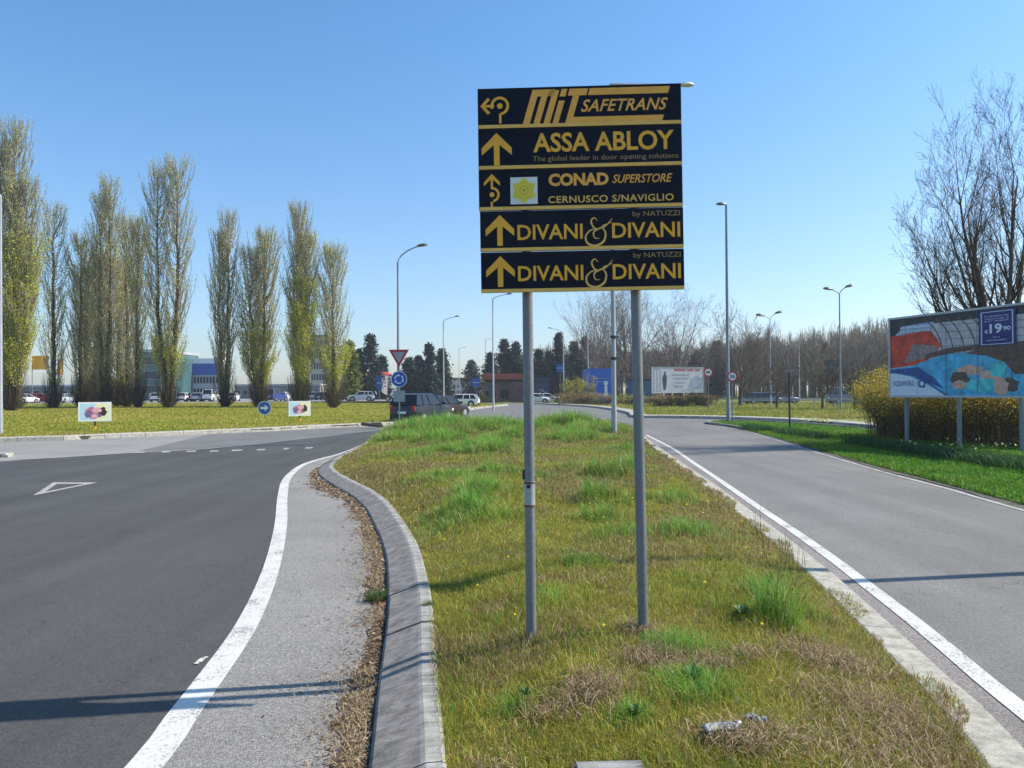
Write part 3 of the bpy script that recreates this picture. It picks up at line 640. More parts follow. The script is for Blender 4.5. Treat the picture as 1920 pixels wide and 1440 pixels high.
# ------------------------------------------------------------------ the direction sign (five stacked panels on two posts)
SY = 4.62
c_tl, c_tr, c_bl, c_br = P(897, 168, SY), P(1280, 157, SY-0.045), P(902, 551, SY), P(1281, 544, SY-0.045)
sx = ((c_tl+c_bl)/2); ex = ((c_tr+c_br)/2); W_ = (ex-sx).length; H_ = ((c_tl-c_bl).length+(c_tr-c_br).length)/2
org = (c_bl+c_br)/2
xax = (ex-sx).normalized(); zax = ((c_tl+c_tr)/2-org).normalized(); yax = zax.cross(xax).normalized(); zax = xax.cross(yax).normalized()
gz = float(zmed(np.array([0.45]), np.array([4.7]))[0])
sign = empty('direction_sign', (0, 0, 0), label='tall dark blue sign of five stacked panels with yellow lettering on two grey posts', cat='sign')
sign.matrix_world = Matrix.Translation(org) @ Matrix((xax, yax, zax)).transposed().to_4x4()
# local axes: x right, y away from the camera, z up, origin at the middle of the bottom edge
Sx = lambda px: (px-1089.5)/383*W_       # photo column inside the sign -> local x
ph = H_/5
rows = [(4, 0.0, -0.0), (3, 0.0, -.002), (2, 0.0, 0.0), (1, 0.003, 0.001), (0, 0.004, 0.0)]
panels = []
for r, dx, dy in rows:
    root_p = MB().box((dx, dy+0.0, r*ph+ph/2+.002), (W_-abs(dx)*1.2, .028, ph-.006), 0, bev=.003).build('sign_panel', [M['navy']], sign)
    MB().box((dx, dy-.0165, r*ph+.014), (W_-.006-abs(dx), .006, .021), 0, bev=.002).build('yellow_strip', M['goldline'], root_p)
    panels.append(root_p)
YF = -0.0165
def up_arrow(cx, cz, s, par, y=YF, m='gold'):
    # chevron head with a shaft
    b = MB(); t = .27*s
    b.add([(cx-.5*s, y, cz+.02*s), (cx-.5*s, y, cz-.22*s*1.0), (cx-.0*s, y, cz+.20*s), (cx, y, cz+.52*s)], [(0, 1, 2, 3)])
    b.add([(cx+.5*s, y, cz+.02*s), (cx+.5*s, y, cz-.22*s), (cx, y, cz+.20*s), (cx, y, cz+.52*s)], [(3, 2, 1, 0)])
    b.add([(cx-.095*s, y-.0006, cz-.56*s), (cx+.095*s, y-.0006, cz-.56*s), (cx+.095*s, y-.0006, cz+.36*s), (cx-.095*s, y-.0006, cz+.36*s)], [(0, 1, 2, 3)])
    b.build('arrow', M[m], par)
mm = W_/383                                   # one photo pixel on the sign
def rz(r, f): return r*ph+f*ph                # f from 0 (bottom) to 1 (top) of a row
def para(b, x0, x1, z0, z1, sh, y):           # sheared bar
    b.add([(x0+sh*z0, y, z0), (x1+sh*z0, y, z0), (x1+sh*z1, y, z1), (x0+sh*z1, y, z1)], [(0, 1, 2, 3)])
# row 4: roundabout-left arrow and the slanted block logo
p = panels[0]; b = MB(); cx, cz = Sx(940), rz(4, .56)
b.ring((cx, cz), .040, .056, YF, 30, 0, math.radians(-80), math.radians(200)); b.disc((cx, cz), .017, YF, 18)
b.box((cx+.002, YF+.0005, cz-.075), (.014, .002, .060)); b.build('arrow', M['gold'], p)
b = MB(); ax = Sx(903)
b.box((ax+.045, YF+.0002, cz), (.075, .002, .015))
b.add([(ax, YF, cz), (ax+.044, YF, cz+.05), (ax+.060, YF, cz+.040), (ax+.023, YF, cz)], [(0, 1, 2, 3)]); b.add([(ax, YF, cz), (ax+.044, YF, cz-.05), (ax+.060, YF, cz-.040), (ax+.023, YF, cz)], [(3, 2, 1, 0)])
b.build('arrow', M['gold'], p)
z0, z1 = rz(4, .10), rz(4, .93); h = z1-z0; sh = .30
b = MB(); g = .0; X0 = Sx(983)-sh*z0; u = 1.0*mm
def bar(xa, xb, fa, fb, yy=YF):
    za, zb = z0+h*fa, z0+h*fb; b.add([(X0+xa*u+sh*za, yy, za), (X0+xb*u+sh*za, yy, za), (X0+xb*u+sh*zb, yy, zb), (X0+xa*u+sh*zb, yy, zb)], [(0, 1, 2, 3)])
bar(0, 13, 0, 1); bar(13, 43, .80, 1); bar(20, 32, 0, .80, YF); bar(39, 51, 0, .97); bar(32, 39, .80, 1.0, YF)     # M
bar(56, 67, 0, .66)                                                                                       # i
bar(55, 66, .78, 1.0); bar(70, 105, .80, 1); bar(80, 92, 0, .80)                                             # T
b.build('letter_blocks', M['gold2'], p)
b = MB(); bar(108, 258, .80, 1.0); bar(92, 262, 0, .17); b.build('logo_bar', M['gold2'], p)
text_mesh('SAFETRANS', Sx(1093), Sx(1256), rz(4, .36), rz(4, .66), YF, M['gold2'], 'lettering', p, bold=.018, shear=.35, spacing=1.05)
# row 3
p = panels[1]; up_arrow(Sx(933), rz(3, .52), 57*mm, p)
text_mesh('ASSA ABLOY', Sx(1002), Sx(1266), rz(3, .40), rz(3, .87), YF, M['gold'], 'lettering', p, bold=.022, spacing=1.0)
text_mesh('The global leader in door opening solutions', Sx(1001), Sx(1274), rz(3, .15), rz(3, .31), YF, M['smallgold'], 'small_print', p, bold=.0)
# row 2
p = panels[2]; b = MB(); cx, cz = Sx(923), rz(2, .40)
b.ring((cx, cz), .032, .046, YF, 26, 0, math.radians(-80), math.radians(95)); b.disc((cx, cz), .015, YF, 16)
b.box((cx-.002, YF+.0005, cz-.058), (.013, .002, .030)); b.box((cx+.0, YF+.0004, cz+.075), (.014, .002, .085))
for s_ in (-1, 1):
    pts = [(cx, YF-.0004, cz+.125), (cx+s_*.048, YF-.0004, cz+.075), (cx+s_*.048, YF-.0004, cz+.052), (cx, YF-.0004, cz+.098)]
    b.add(pts, [(0, 1, 2, 3)])
b.build('arrow', M['gold'], p)
b = MB(); x0, x1 = Sx(958), Sx(1009); b.box(((x0+x1)/2, YF-.0, rz(2, .48)), (x1-x0, .002, x1-x0)); b.build('logo_square', plain('pale grey blue film', (.72, .72, .66), .5, 0, .05), p)
b = MB(); fx, fz = (x0+x1)/2, rz(2, .48)
pts = [(fx+(.066+.010*math.cos(6*a))*math.cos(a+PI/6), fz+(.066+.010*math.cos(6*a))*math.sin(a+PI/6)) for a in np.arange(36)*2*PI/36]
b.prism(pts, YF-.004, YF-.002); b.build('flower_mark', plain('yellow green flower', (.75, .62, .04), .5, 0, .1, 12), p)
b = MB(); b.ring((fx, fz), .022, .027, YF-.0045, 24); b.ring((fx, fz), .046, .049, YF-.0045, 24); b.disc((fx, fz), .010, YF-.006, 14); b.build('flower_centre', plain('orange flower centre', (.6, .36, .05), .5, 0, 0), p)
text_mesh('CONAD', Sx(1030), Sx(1143), rz(2, .57), rz(2, .88), YF, M['gold2'], 'lettering', p, bold=.045, spacing=1.0)
text_mesh('SUPERSTORE', Sx(1150), Sx(1262), rz(2, .61), rz(2, .82), YF, M['gold2'], 'lettering', p, bold=.012, shear=.3)
text_mesh("CERNUSCO S/NAVIGLIO", Sx(1029), Sx(1264), rz(2, .16), rz(2, .33), YF, M['goldline'], 'lettering', p, bold=.014, spacing=1.08)
# rows 1 and 0
def ampersand(cx, cz, s, p):
    b = MB()
    def arc(pts, w):
        c = smooth_line(pts, .05); t = np.gradient(c, axis=0); t /= np.linalg.norm(t, axis=1)[:, None]; nn = np.c_[-t[:, 1], t[:, 0]]*w; ta = np.sin(np.linspace(0.25, PI-.25, len(c)))[:, None]
        A, B = c+nn*ta, c-nn*ta; vs = [(cx+x*s, YF, cz+z*s) for x, z in A]+[(cx+x*s, YF, cz+z*s) for x, z in B]; n = len(c)
        b.add(vs, [(i, i+1, n+i+1, n+i) for i in range(n-1)])
    arc([(.02, .42), (-.12, .55), (-.24, .40), (-.12, .14), (.12, .08)], .035)
    arc([(.12, .08), (-.22, .06), (-.46, -.18), (-.40, -.48), (-.08, -.60), (.26, -.42), (.34, -.08), (.22, .18), (.46, .30), (.60, .36)], .045)
    arc([(.10, -.30), (-.10, -.28), (-.14, -.04), (.08, .10), (.36, .22), (.62, .50)], .035)
    b.build('ampersand', M['goldline'], p)
for r, p in ((1, panels[3]), (0, panels[4])):
    up_arrow(Sx(937), rz(r, .54), 54*mm, p)
    text_mesh('DIVANI', Sx(970), Sx(1093), rz(r, .28), rz(r, .65), YF, M['gold'], 'lettering', p, bold=.016)
    text_mesh('DIVANI', Sx(1148), Sx(1275), rz(r, .28), rz(r, .65), YF, M['gold'], 'lettering', p, bold=.016)
    ampersand(Sx(1120), rz(r, .46), 46*mm, p)
    text_mesh('by NATUZZI', Sx(1187), Sx(1275), rz(r, .76), rz(r, .92), YF, M['smallgold'], 'small_print', p)
inv = sign.matrix_world.inverted()
def post_of_sign(pxb, pyb, pxt, pyt, Y):
    zb = 0.20; a = P(pxb, pyb, Y); t = P(pxt, pyt, Y); d = (t-a)/(t.z-a.z)
    top = a+d*(c_tl.z-.03-a.z); bot = a+d*(zb-a.z); b = MB().tube([inv@bot, inv@top], .0315, 20)
    o = b.build('post', M['galv'], sign, smooth=True); return a, d, o
pa, pd_, po1 = post_of_sign(996, 1172, 989, 548, 4.685)
pb_, pe_, po2 = post_of_sign(1206, 1178, 1192, 546, 4.655)
for a, d in ((pa, pd_), (pb_, pe_)):
    for r in range(5):
        q = inv @ (a+d*(org.z+r*ph+ph/2-a.z)); MB().box((q.x, q.y-.012, q.z), (.11, .075, .035), 0, bev=.004).build('clamp', M['alu'], sign)
q = a = pa+pd_*(P(990, 925, 4.685).z-pa.z)
MB().tube([inv@(a+Vector((0, 0, -.075))), inv@(a+Vector((0, 0, .075)))], .0335, 20).build('tape_band', M['galv_l'], po1, smooth=True)
MB().tube([inv@(a+Vector((0, 0, .06))), inv@(a+Vector((0, 0, .072)))], .0350, 20).build('band_strap', plain('rusty strap', (.12, .06, .04), .8, 0, .3), po1, smooth=True)
MB().tube([inv@(a+Vector((0, 0, -.080))), inv@(a+Vector((0, 0, -.068)))], .0348, 20).build('band_strap', D.materials['rusty strap'], po1, smooth=True)
bq = inv@(a+Vector((-.008, -.034, .045))); MB().disc((0, 0), .012, 0, 14).v
MB().box(bq, (.024, .01, .022), 0, bev=.003).build('black_clip', M['black'], po1)
MB().box(inv@(a+Vector((-.036, 0, .115))), (.014, .02, .06), 0, bev=.003).build('black_clip', M['black'], po1)

# manhole slab and rubbish in the grass
x, y = SL; z = float(zmed(np.array([x]), np.array([y]))[0])
slab = empty('manhole_slab', (x, y, z-.004), rz=.04, label='small square concrete slab sunk in the grass at the bottom of the picture', cat='slab')
MB().box((0, 0, 0), (.26, .22, .03), 0, bev=.006).build('slab_plate', M['slab'], slab); MB().box((0, 0, -.03), (.30, .26, .05), 0).build('slab_frame', M['mortar'], slab)
def crumpled(name, label, loc, rz_, L, R, m):
    V = []; n = 18; k = 22
    for i in range(k):
        t = i/(k-1); r = R*(1 if t < .78 else 1-.62*sstep(.78, .92, t)); r *= .55 if t in (0.0,) else 1
        for j in range(n):
            a = 2*PI*j/n; q = r*(1+.22*math.sin(5*a+9*t)*math.sin(14*t)+rnd.uniform(-.07, .07)); sq = .72
            V.append((t*L-L/2, q*math.cos(a)+.012*math.sin(6*t), max(q*math.sin(a)*sq, -R*.5)+R*.5))
    Fq = [(i*n+j, i*n+(j+1) % n, (i+1)*n+(j+1) % n, (i+1)*n+j) for i in range(k-1) for j in range(n)]
    root = empty(name, loc, rz_, label=label, cat='litter'); link('bottle_body', np_mesh('bottle_body', V, Fq, m, smooth=True), root)
    MB().tube([(L/2-.004, 0, R*.5), (L/2+.014, 0, R*.5)], .014, 14).build('cap', M['greyface'], root, smooth=True); return root
mbot = plain('dirty crushed plastic', (.22, .25, .26), .6, 0, .8, 38, .5)
x, y = G(1352, 1376, .27); crumpled('crushed_bottle', 'crushed grey plastic bottle lying in the grass near the bottom right', (x, y, float(zmed(np.array([x]), np.array([y]))[0])+.02), .42, .17, .027, mbot)
x, y = G(1415, 1356, .27); crumpled('plastic_scrap', 'small pale scrap of plastic in the grass behind the crushed bottle', (x, y, float(zmed(np.array([x]), np.array([y]))[0])+.02), -.4, .07, .018, mbot)

# ------------------------------------------------------------------ lamps and small signs
def curve_pts(p0, p1, p2, n=8): return [Vector(p0)*((1-t)**2)+Vector(p1)*(2*t*(1-t))+Vector(p2)*(t*t) for t in [k/(n-1) for k in range(n)]]
def street_lamp(label, x, y, z0, h, r0, r1, arms, pm, hm, group='street lamps around the roundabout', headlen=.55, straight=False):
    root = empty('street_lamp', (x, y, z0), label=label, cat='street lamp', group=group)
    MB().tube([(0, 0, -.3), (0, 0, .9), (0, 0, .95), (0, 0, h)], [r0*1.12, r0*1.12, r0, r1], 12).build('pole', pm, root, smooth=True)
    for (ang, reach, rise) in arms:
        d = Vector((math.cos(ang), math.sin(ang), 0)); e = d*reach+Vector((0, 0, h+rise))
        pts = [Vector((0, 0, h-.02))]+(curve_pts((0, 0, h), d*reach*.12+Vector((0, 0, h+rise*.62)), e, 9) if not straight else [e])
        MB().tube(pts, [r1*1.0]+[r1*.8]*(len(pts)-1), 8).build('arm', pm, root, smooth=True)
        dd = (e-pts[-2]).normalized() if not straight else d
        dd = Vector((dd.x, dd.y, dd.z*.45)).normalized(); s_ = dd.cross(Vector((0, 0, 1))).normalized(); n_ = s_.cross(dd)
        vs = []; L_ = headlen
        for t, w, hh in ((0, .05, .05), (.2, .11, .09), (.6, .15, .11), (.92, .10, .07), (1, .04, .03)):
            w, hh = w*headlen/.5, hh*headlen/.5
            for k in range(8):
                a = 2*PI*k/8; vs.append(e-dd*.05+dd*L_*t+s_*math.cos(a)*w+n_*(math.sin(a)*hh if math.sin(a) > 0 else math.sin(a)*hh*.35))
        fs = [(i*8+k, i*8+(k+1) % 8, i*8+8+(k+1) % 8, i*8+8+k) for i in range(4) for k in range(8)]+[tuple(range(7, -1, -1)), tuple(range(32, 40))]
        b = MB(); b.add(vs, fs); b.build('lamp_head', hm, root, smooth=True)
    return root
def lamp_at(label, px, py_base, Y, py_top, arms, z0=0, **k):
    x = XA(px, Y); zt = P(px, py_top, Y).z; return street_lamp(label, x, Y, z0, zt-z0, arms=arms, **k)
R = math.radians
lamp_at('tall street lamp with angled arm behind the yield sign left of the big sign', 747, 792, 44, 492, [(R(10), 1.15, .95)], r0=.085, r1=.045, pm=M['lampgrey'], hm=M['head'], headlen=.62)
lamp_at('tallest street lamp with a short head, standing on the green verge nose', 1365, 790, 41.5, 384, [(R(185), .05, .02)], r0=.10, r1=.062, pm=M['lampgrey'], hm=M['head'], headlen=.55, straight=True)
lamp_at('steel lamp pole rising behind the big sign with its pale head beside the sign top', 1151, 820, 27.0, 158, [(R(3), 2.45, .0)], z0=.15, r0=.085, r1=.065, pm=M['galv_l'], hm=M['head_pale'], headlen=.55, straight=True)
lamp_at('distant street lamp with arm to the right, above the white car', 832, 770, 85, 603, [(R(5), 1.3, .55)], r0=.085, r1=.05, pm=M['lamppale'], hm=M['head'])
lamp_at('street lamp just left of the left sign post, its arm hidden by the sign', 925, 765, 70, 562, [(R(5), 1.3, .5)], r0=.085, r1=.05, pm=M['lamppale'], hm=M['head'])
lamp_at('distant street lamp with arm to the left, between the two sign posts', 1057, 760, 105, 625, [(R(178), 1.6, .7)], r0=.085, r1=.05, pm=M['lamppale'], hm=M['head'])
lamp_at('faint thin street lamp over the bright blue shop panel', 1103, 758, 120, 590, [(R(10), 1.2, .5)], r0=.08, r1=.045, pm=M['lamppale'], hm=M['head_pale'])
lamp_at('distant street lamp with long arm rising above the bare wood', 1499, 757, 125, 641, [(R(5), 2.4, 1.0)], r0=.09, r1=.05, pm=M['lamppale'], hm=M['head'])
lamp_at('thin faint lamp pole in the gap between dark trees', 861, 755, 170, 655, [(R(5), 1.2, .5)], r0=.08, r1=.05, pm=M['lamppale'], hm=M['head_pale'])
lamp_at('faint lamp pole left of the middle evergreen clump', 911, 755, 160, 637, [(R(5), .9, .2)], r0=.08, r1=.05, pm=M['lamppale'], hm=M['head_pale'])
lamp_at('double headed street lamp nearer the billboard', 1576, 777, 61, 553, [(R(188), .62, .40), (R(12), .58, .62)], r0=.08, r1=.045, pm=M['lampgrey'], hm=M['head'], headlen=.8)
lamp_at('double headed street lamp farther left of the pair', 1445, 767, 82, 600, [(R(188), .68, .42), (R(12), .66, .70)], r0=.08, r1=.045, pm=M['lamppale'], hm=M['head'], headlen=.95)
street_lamp('slim street lamp on the verge outside the right edge, shading the slip road', 7.6, 7.5, .02, 8.0, .075, .055, [(R(-8), .05, .02)], M['lampgrey'], M['head'])
# collars on the steel lamp pole
root = bpy.context.scene.objects['street_lamp.002']
for py in (632, 672): MB().tube([(0, 0, P(1151, py, 27).z-.2), (0, 0, P(1151, py, 27).z-.1)], .10, 12).box((.11, 0, P(1151, py, 27).z-.15), (.12, .04, .05)).build('collar', M['black'], root, smooth=True)
# post at the left edge of the picture
x = XA(0.5, 30.6); o = street_lamp('pale lamp post cut by the left edge of the picture', x, 30.6, .15, 9.5, .085, .055, [(R(180), 1.4, .6)], M['galv_l'], M['head'])
# small low-height post lamp
x = XA(1480, 33.5); root = empty('path_lamp', (x, 33.5, .10), label='short dark post with a flat cap standing on the green verge', cat='post lamp')
MB().tube([(0, 0, -.1), (0, 0, 2.35)], .042, 12).build('post', M['black'], root, smooth=True); MB().box((.03, 0, 2.42), (.34, .22, .10), 0, bev=.02).build('cap', M['lampgrey'], root)

def flat_sign(name, label, cat, px, py_c, Y, base_z, build, post_r=.03, post_m='galv', rz_=0.0, top=None):
    c = P(px, py_c, Y); root = empty(name, (c.x, Y, base_z), rz=rz_, label=label, cat=cat)
    h = (top if top else c.z)-base_z
    MB().tube([(0, .04, -.2), (0, .04, h)], post_r, 12).build('post', M[post_m], root, smooth=True)
    build(root, c.z-base_z); return root
def tri_pts(cz, w, inv=True): h = w*.866; return [(-w/2, cz+h*.5), (w/2, cz+h*.5), (0, cz-h*.5)]
def yield_build(root, cz):
    Y = 33.0; c1 = P(745, 672, Y).z-root.location.z; w = 38/1442*Y
    MB().prism(tri_pts(c1, w), -.01, .01).build('yield_triangle', M['red'], root)
    MB().prism(tri_pts(c1+.04, w*.64), -.016, -.0125).build('white_face', M['greyface'], root)
    c2 = P(746, 711, Y).z-root.location.z; r = 15/1442*Y
    MB().disc((0, c2), r, -.01, 32, th=.02).build('roundabout_disc', M['blue'], root)
    MB().ring((0, c2), r*.93, r, -.0125, 32).build('disc_rim', M['white'], root)
    b = MB()
    for k in range(3):
        a0 = R(90+120*k+8); b.ring((0, c2), r*.42, r*.58, -.0135, 10, 0, a0, a0+R(78)); am = a0-R(3)
        tip = a0-R(26); q = [(r*.30*math.cos(a0), c2+r*.30*math.sin(a0)), (r*.70*math.cos(a0), c2+r*.70*math.sin(a0)), (r*.5*math.cos(tip), c2+r*.5*math.sin(tip))]
        b.add([(x, -.0135, z) for x, z in q], [(0, 1, 2)])
    b.build('circling_arrows', M['white'], root)
    c3 = P(746, 743, Y).z-root.location.z; MB().box((.0, 0, c3), (.50, .02, .48), 0, bev=.005).build('grey_plate', M['greyface'], root)
flat_sign('yield_sign', 'red yield triangle above a blue roundabout disc and a grey plate on one post', 'sign', 748, 690, 33.0, .14, yield_build, top=3.2, rz_=R(2))
def ahead_build(root, cz):
    r = 13/1442*47
    MB().disc((0, cz), r, -.01, 30, th=.02).build('disc', M['blue'], root); MB().ring((0, cz), r*.90, r, -.013, 30).build('disc_rim', M['white'], root)
    b = MB(); b.add([(-r*.6, -.0135, cz-.07), (r*.1, -.0135, cz-.07), (r*.1, -.0135, cz+.07), (-r*.6, -.0135, cz+.07)], [(0, 1, 2, 3)]); b.add([(r*.05, -.0137, cz-.2), (r*.6, -.0137, cz), (r*.05, -.0137, cz+.2)], [(0, 1, 2)]); b.build('arrow', M['white'], root)
zi = lambda x, y: float(z_isl(np.array([x]), np.array([y]))[0])
flat_sign('direction_disc_sign', 'low blue round sign with a white right arrow on the island turf', 'sign', 496, 765, 47.0, zi(XA(496, 47), 47), ahead_build)
def picture_sign(label, px, py, Y, wpx, hpx):
    c = P(px, py, Y); w, h = wpx/F*Y*1.1, hpx/F*Y; z = zi(c.x, Y); root = empty('advert_board', (c.x, Y, z), rz=R(28), label=label, cat='sign')
    cz = c.z-z
    MB().box((0, .02, cz), (w, .03, h), 0, bev=.004).build('board', M['white'], root)
    b = MB(); x0, x1, a, t = -w*.44, w*.44, cz-h*.42, cz+h*.42
    b.add([(x0, .003, a), (0, .003, a), (0, .003, t), (x0, .003, t)], [(0, 1, 2, 3)], 0); b.add([(0, .003, a), (x1, .003, a), (x1, .003, t), (0, .003, t)], [(0, 1, 2, 3)], 1)
    def blob(cx_, cz_, rx, rz_, mi, y):
        n = 14; ph_ = rnd.uniform(0, 6); pts = [(cx_+rx*math.cos(6.283*k/n)*(1+.18*math.sin(3*k+ph_)), cz_+rz_*math.sin(6.283*k/n)*(1+.18*math.cos(2*k+ph_))) for k in range(n)]
        b.add([(x, y, zz_) for x, zz_ in pts], [tuple(range(n))], mi)
    blob(-w*.05, cz-h*.05, w*.27, h*.30, 2, .0015); blob(w*.22, cz, w*.13, h*.24, 4, .0005); blob(-w*.18, cz-h*.12, w*.12, h*.2, 5, 0); blob(w*.06, cz+h*.08, w*.14, h*.14, 3, -.001); blob(-w*.02, cz-h*.22, w*.1, h*.1, 3, -.002); blob(w*.14, cz-h*.2, w*.07, h*.09, 5, -.0025)
    b.build('poster', [plain('poster pale blue', (.45, .68, .80), .5, 0, .1), plain('poster pale yellow', (.80, .78, .50), .5, 0, .1), plain('poster pink', (.55, .18, .30), .5, 0, .5, 9),
             plain('poster blush', (.75, .40, .42), .5, 0, .2), plain('poster dark', (.05, .02, .02), .5, 0, .3), plain('poster violet', (.18, .12, .28), .5, 0, .4, 9)], root)
    MB().box((0, .05, (cz-h/2)/2-.05), (.07, .04, cz-h/2+.12)).build('post', M['black'], root); MB().box((.02, .03, .07), (.10, .10, .16), 0, bev=.01).build('foot', M['gold'], root)
picture_sign('small printed board with pink picture, the larger one at the left on the island turf', 178, 772, 34.0, 50, 36)
picture_sign('small printed board with pink picture, the farther one beside the blue arrow disc', 562, 766, 42.5, 37, 28)
def speed_build(root, cz):
    r = 10/F*41; MB().disc((0, cz), r, -.01, 26, th=.02).build('disc', M['red'], root); MB().disc((0, cz), r*.72, -.016, 26, th=.003).build('white_face', M['white'], root)
    text_mesh('50', -r*.45, r*.45, cz-r*.3, cz+r*.3, -.018, M['black'], 'lettering', root, bold=.03)
flat_sign('speed_limit_sign', 'small round red ringed speed sign on a post beside the tallest lamp', 'sign', 1373, 706, 40.6, .1, speed_build, post_r=.03)
def overtake_build(root, cz):
    r = 8.5/F*60; MB().disc((0, cz), r, -.01, 26, th=.02).build('disc', M['red'], root); MB().disc((0, cz), r*.74, -.016, 26, th=.003).build('white_face', M['white'], root)
    MB().box((-.02, -.018, cz), (r*.8, .003, r*.4), 0, bev=.001).build('dark_symbol', M['black'], root)
flat_sign('round_road_sign', 'small round red ringed sign with dark symbol right of the white billboard', 'sign', 1328, 698, 60, -.03, overtake_build)
def blueplate(w, h):
    def f(root, cz): MB().box((0, 0, cz), (w, .03, h), 0, bev=.01).build('plate', M['blue'], root); MB().box((0, -.0165, cz), (w*.85, .002, .06)).build('white_line', M['white'], root)
    return f
dk = plain('dark blue grey sign back', (.035, .05, .085), .5, .1, .15); 
def gantry(root, cz):
    w, h = 28/F*75, 30/F*75; MB().box((0, 0, cz), (w, .04, h), 0, bev=.01).build('plate', dk, root); MB().box((0, -.022, cz), (w*.94, .004, .035)).build('seam', M['greyface'], root)
    for k in (-1, 1): MB().tube([(k*w*.35, .05, -.1), (k*w*.35, .05, cz)], .05, 8).build('leg', M['lampgrey'], root)
flat_sign('road_panel', 'dark blue rectangular road panel in front of the bare wood', 'sign', 1560, 690, 75, -.03, gantry)
for px, py, Y, w, h, lb in ((1050, 690, 110, 13, 15, 'small dark blue plate sign left of the yellow shrub'), (893, 717, 120, 14, 16, 'small blue plate sign left of the petrol station'),
                            (711, 718, 100, 10, 26, 'grey blue upright panel at the end of the shop boards')):
    flat_sign('plate_sign', lb, 'sign', px, py, Y, 0 if px > 800 else .45, blueplate(w/F*Y, h/F*Y))
# black drain lump on the island kerb
x, y = G(698, 797, .17); root = empty('kerb_block', (x, y-.1, .12), rz=.5, label='black lump lying on the pale kerb of the island', cat='debris')
b = MB(); b.box((0, 0, .06), (1.0, .35, .16), 0, rot=Matrix.Rotation(R(7), 3, 'Y'), bev=.05).box((.25, .1, .12), (.45, .3, .1), 0, bev=.04); b.build('lump', M['black'], root)
x, y = G(5, 857); root = empty('white_stone', (x, y, 0), label='whitish broken lump on the apron at the left edge', cat='debris'); MB().box((0, 0, .05), (.40, .35, .12), 0, bev=.04).box((.18, -.1, .03), (.2, .2, .08), 0, bev=.02).build('lump', M['kerb_pale'], root)

# ------------------------------------------------------------------ billboards
def billboard(name, label, A, B, z0, z1, posts, art, post_m, post_r=.08, th=.10, box_post=False, gz_=0.0, group=None):
    A, B = Vector(A), Vector(B); L_ = (B-A).length; ang = math.atan2(B.y-A.y, B.x-A.x)
    root = empty(name, (A.x, A.y, gz_), rz=ang, label=label, cat='billboard', group=group)
    MB().box((L_/2, th/2+.004, (z0+z1)/2-gz_), (L_, th, z1-z0), 0, bev=.008).build('panel', M['alu'], root)
    b = MB(); fw = .06
    for c, d in (((L_/2, -.01, z1-gz_-fw/2), (L_+.02, .05, fw)), ((L_/2, -.01, z0-gz_+fw/2), (L_+.02, .05, fw)), ((fw/2, -.01, (z0+z1)/2-gz_), (fw, .05, z1-z0-2*fw)), ((L_-fw/2, -.01, (z0+z1)/2-gz_), (fw, .05, z1-z0-2*fw))): b.box(c, d)
    b.build('frame', M['lamppale'], root)
    for s in posts:
        if box_post: MB().box((s, th+post_r+.06, (z1-gz_)/2-.1), (post_r*2, post_r*2, z1-gz_)).build('post', post_m, root)
        else: MB().tube([(s, th+.10, -.2), (s, th+.10, z1-gz_-.1)], post_r, 12).build('post', post_m, root, smooth=True)
    art(root, L_, z0-gz_, z1-gz_); return root
class Art:                                     # flat print in panel coordinates u (0..1), v (0..1)
    def __init__(s, L_, z0, z1, m=.06): s.x0 = m; s.w = L_-2*m; s.z0 = z0+m; s.h = z1-z0-2*m; s.n = 0; s.mats = []; s.b = MB()
    def mi(s, m):
        if m not in s.mats: s.mats.append(m)
        return s.mats.index(m)
    def poly(s, pts, m):
        s.n += 1; y = -.001-.0009*s.n; s.b.add([(s.x0+u*s.w, y, s.z0+v*s.h) for u, v in pts], [tuple(range(len(pts)))], s.mi(m)); return y
    def rect(s, u0, v0, u1, v1, m): return s.poly([(u0, v0), (u1, v0), (u1, v1), (u0, v1)], m)
    def strip(s, c, w, m):
        c = smooth_line(c, .03); t = np.gradient(c, axis=0); t[:, 0] *= s.w; t[:, 1] *= s.h; t /= np.linalg.norm(t, axis=1)[:, None]; nn = np.c_[-t[:, 1]/s.w, t[:, 0]/s.h]*w
        s.n += 1; y = -.001-.0009*s.n; A_, B_ = c+nn, c-nn; n = len(c)
        s.b.add([(s.x0+u*s.w, y, s.z0+v*s.h) for u, v in np.vstack([A_, B_])], [(i, i+1, n+i+1, n+i) for i in range(n-1)], s.mi(m)); return y
    def blob(s, u, v, ru, rv, m, n=16):
        q = rnd.uniform(0, 6); return s.poly([(u+ru*math.cos(6.283*k/n)*(1+.15*math.sin(3*k+q)), v+rv*math.sin(6.283*k/n)*(1+.15*math.cos(2*k+q))) for k in range(n)], m)
    def text(s, body, u0, v0, u1, v1, m, root, **k): s.n += 1; text_mesh(body, s.x0+u0*s.w, s.x0+u1*s.w, s.z0+v0*s.h, s.z0+v1*s.h, -.001-.0009*s.n-.002, m, 'lettering', root, **k)
    def words(s, u0, v0, u1, v1, m):           # print too small to read: rows of letter-sized marks
        u = u0; h = v1-v0
        while u < u1-.004:
            w = min(u1-u, h*s.h/s.w*rnd.uniform(.45, .8)); s.n = s.n-1
            if rnd.random() > .15: s.rect(u, v0+rnd.uniform(0, .15)*h, u+w*.8, v1-rnd.uniform(0, .15)*h, m)
            else: s.n += 1
            u += w
        s.n += 1
    def done(s, root): s.b.build('poster', s.mats, root)
